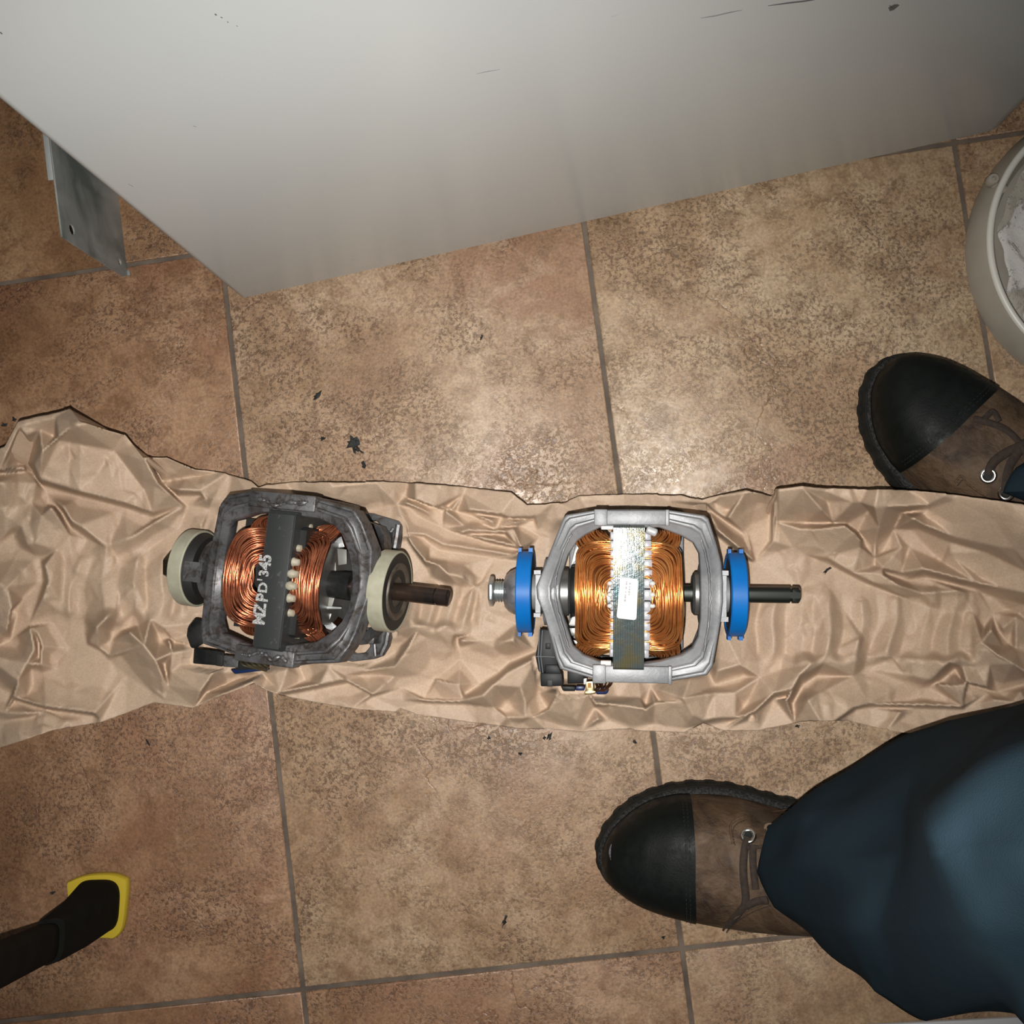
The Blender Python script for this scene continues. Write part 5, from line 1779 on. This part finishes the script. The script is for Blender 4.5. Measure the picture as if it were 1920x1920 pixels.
# ---------------------------------------------------------------- shallow plastic tub at the right edge
def build_tub():
    c = P(2089, 474, 0)
    root = empty('plastic_tub', Matrix.Translation(tuple(c)))
    tag(root, 'shallow round off-white plastic tub crusted with dried plaster at the right edge', 'tub')
    pk = NT('milky_plastic')
    v = pk.obj()
    pk.set(Base_Color=pk.ramp(pk.noise(v, 20, 5), (.35, (.30, .27, .22)), (.65, (.36, .335, .285))), Roughness=.42)
    pk.b.inputs['Subsurface Weight'].default_value = .15
    pk.b.inputs['Subsurface Radius'].default_value = (.01, .008, .006)
    R = .1243
    m = MB()
    m.lathe([(0, R - .003), (.0005, R - .0005), (.012, R), (.028, R - .0045), (.0315, R - .0065), (.0315, R - .0105), (.026, R - .0115), (.015, R - .017), (.012, R - .024), (.0115, .06), (.0110, .05)], 128, 'z', cap=False)
    wall = m.build('wall', pk.m, root, smooth=40)
    m = MB()
    a = np.linspace(0, 2 * PI, 128, endpoint=False)
    m.tube(np.stack([(R - .0085) * np.cos(a), (R - .0085) * np.sin(a), np.full(128, .0325)], -1), .0030, 10, True)
    m.build('rim', mat('milky_rim', (.60, .585, .53), .38), root, smooth=60)
    # dried plaster skin inside
    k = NT('dried_plaster')
    v = k.obj()
    f = k.noise(v, 28, 7, .65, .8)
    k.set(Base_Color=k.mix(k.ramp(k.noise(v, 240, 5, .7), (.60, 0.), (.66, .8)), k.ramp(f, (.44, (.36, .335, .28)), (.50, (.55, .53, .50)), (.7, (.60, .58, .56))), (.14, .13, .12)), Roughness=.85)
    k.bump(k.math('ADD', k.noise(v, 60, 6, .7), k.ramp(f, (.44, 0.), (.5, 1.))), .7, .002)
    m = MB()
    rows = []
    for r0 in np.concatenate([np.linspace(0.001, .085, 22), np.linspace(.088, .1005, 12)]):
        r = r0 * (1 + (.030 * np.sin(5 * a + 1) + .022 * np.sin(11 * a) + .012 * np.sin(23 * a + 2)) * (r0 / .1) ** 4)
        zz = .0128 + .0016 * smoothstep(.085, .098, r) - .0012 * smoothstep(.0985, .1005, r0)
        rows.append(np.stack([r * np.cos(a), r * np.sin(a), zz + .0009 * np.sin(a * 7 + r * 90) * np.sin(r * 160 + a * 3) + .0005 * np.sin(a * 23 + r * 200)], -1))
    m.loft(rows, True, False)
    m.build('plaster_residue', k.m, root, smooth=60)
    e = P(1861, 337, .031) - c
    m = MB()
    m.lathe([(-.007, .0032), (-.005, .0046), (.003, .0046), (.0045, .0038), (.0045, .0018), (.002, .0014)], 24, 'z', (e[0], e[1], .030))
    d = -e / np.linalg.norm(e)
    m.tube([np.array([e[0], e[1], .027]), np.array([e[0], e[1], .027]) + d * .014], .004, 10)
    m.build('handle_ear', pk.m, root, smooth=40)


build_tub()


# ---------------------------------------------------------------- black crumbs on the tiles and paper
def crumb(px, py, sx, sy, ang, seed, label, z0=0.0, n=14, mt=None):
    r = np.random.default_rng(seed)
    c = P(px, py, z0)
    a = np.linspace(0, 2 * PI, n, endpoint=False) + r.uniform(-.2, .2, n)
    rad = r.uniform(.32, 1.2, n)
    s = CAMH / FPX
    x, y = rad * np.cos(a) * sx * s, rad * np.sin(a) * sy * s
    ca, sa = math.cos(ang), math.sin(ang)
    q = np.stack([x * ca - y * sa, x * sa + y * ca, np.zeros(n)], -1)
    m = MB()
    m.loft([q * [1, 1, 0] + [0, 0, .0001], q * 1.02 + [0, 0, .0006], q * .6 + np.stack([0 * a, 0 * a, r.uniform(.0010, .0020, n)], -1)], True, True)
    o = m.build('debris_flake', mt, None, smooth=0)
    o.location = c
    tag(o, label, 'debris', 'black crumbs on the floor')


CM = mat('black_crumb', (.012, .013, .012), .7)
for args in ((661, 832, 13, 19, .25, 5, 'largest ragged black flake on the beige tile above the left motor'), (672, 843, 12, 5, -.6, 6, 'small black tail flake touching the largest ragged flake'), (682, 873, 5, 11, 0, 8, 'thin black flake just below the largest ragged flake'),
             (595, 741, 11, 5, .75, 9, 'black bent flake far up on the tile nearer the dryer'), (605, 822, 6, 5, 0, 10, 'round black crumb left of the largest ragged flake'), (1031, 1380, 4, 9, -.35, 12, 'black sliver on the tile below the paper under the right motor'),
             (1021, 1383, 3, 4, 0, 13, 'tiny black speck left of the sliver below the paper'), (917, 1384, 4, 4, 0, 14, 'round black crumb below the paper edge between the two motors'), (1191, 1391, 6, 3, -.7, 15, 'black oblong crumb left of the grout line below the right motor'),
             (975, 1413, 4, 4, 0, 16, 'lone dark crumb lower on the tile between the two motors'), (277, 1391, 3, 8, .6, 17, 'curled black shred on the brown tile below the left end of paper'), (946, 1727, 4, 14, -.3, 18, 'long dark shred on the tile left of the lower boot'),
             (99, 1674, 6, 3, .5, 19, 'black crumb beside the yellow-rimmed pole foot'), (1244, 1757, 4, 4, 0, 20, 'round dark crumb below the lower boot near the grout line'), (8, 797, 7, 5, .2, 21, 'black crumb at the left edge above the paper'), (27, 786, 6, 5, -.4, 22, 'black crumb touching the paper corner at far left'),
             (903, 633, 3, 6, -.2, 23, 'tiny dark speck on the middle tile below the dryer'), (1495, 1361, 5, 4, 0, 24, 'black crumb at the lower paper edge right of the right motor')):
    crumb(*args, mt=CM)
zz = float(sample(PG, PGX, PGY, np.array([1550.]), np.array([1071.]))[0])
crumb(1550, 1070, 11, 3, .72, 30, 'black shaving lying on the paper right of the blue ringed shaft', zz + .001, mt=CM)
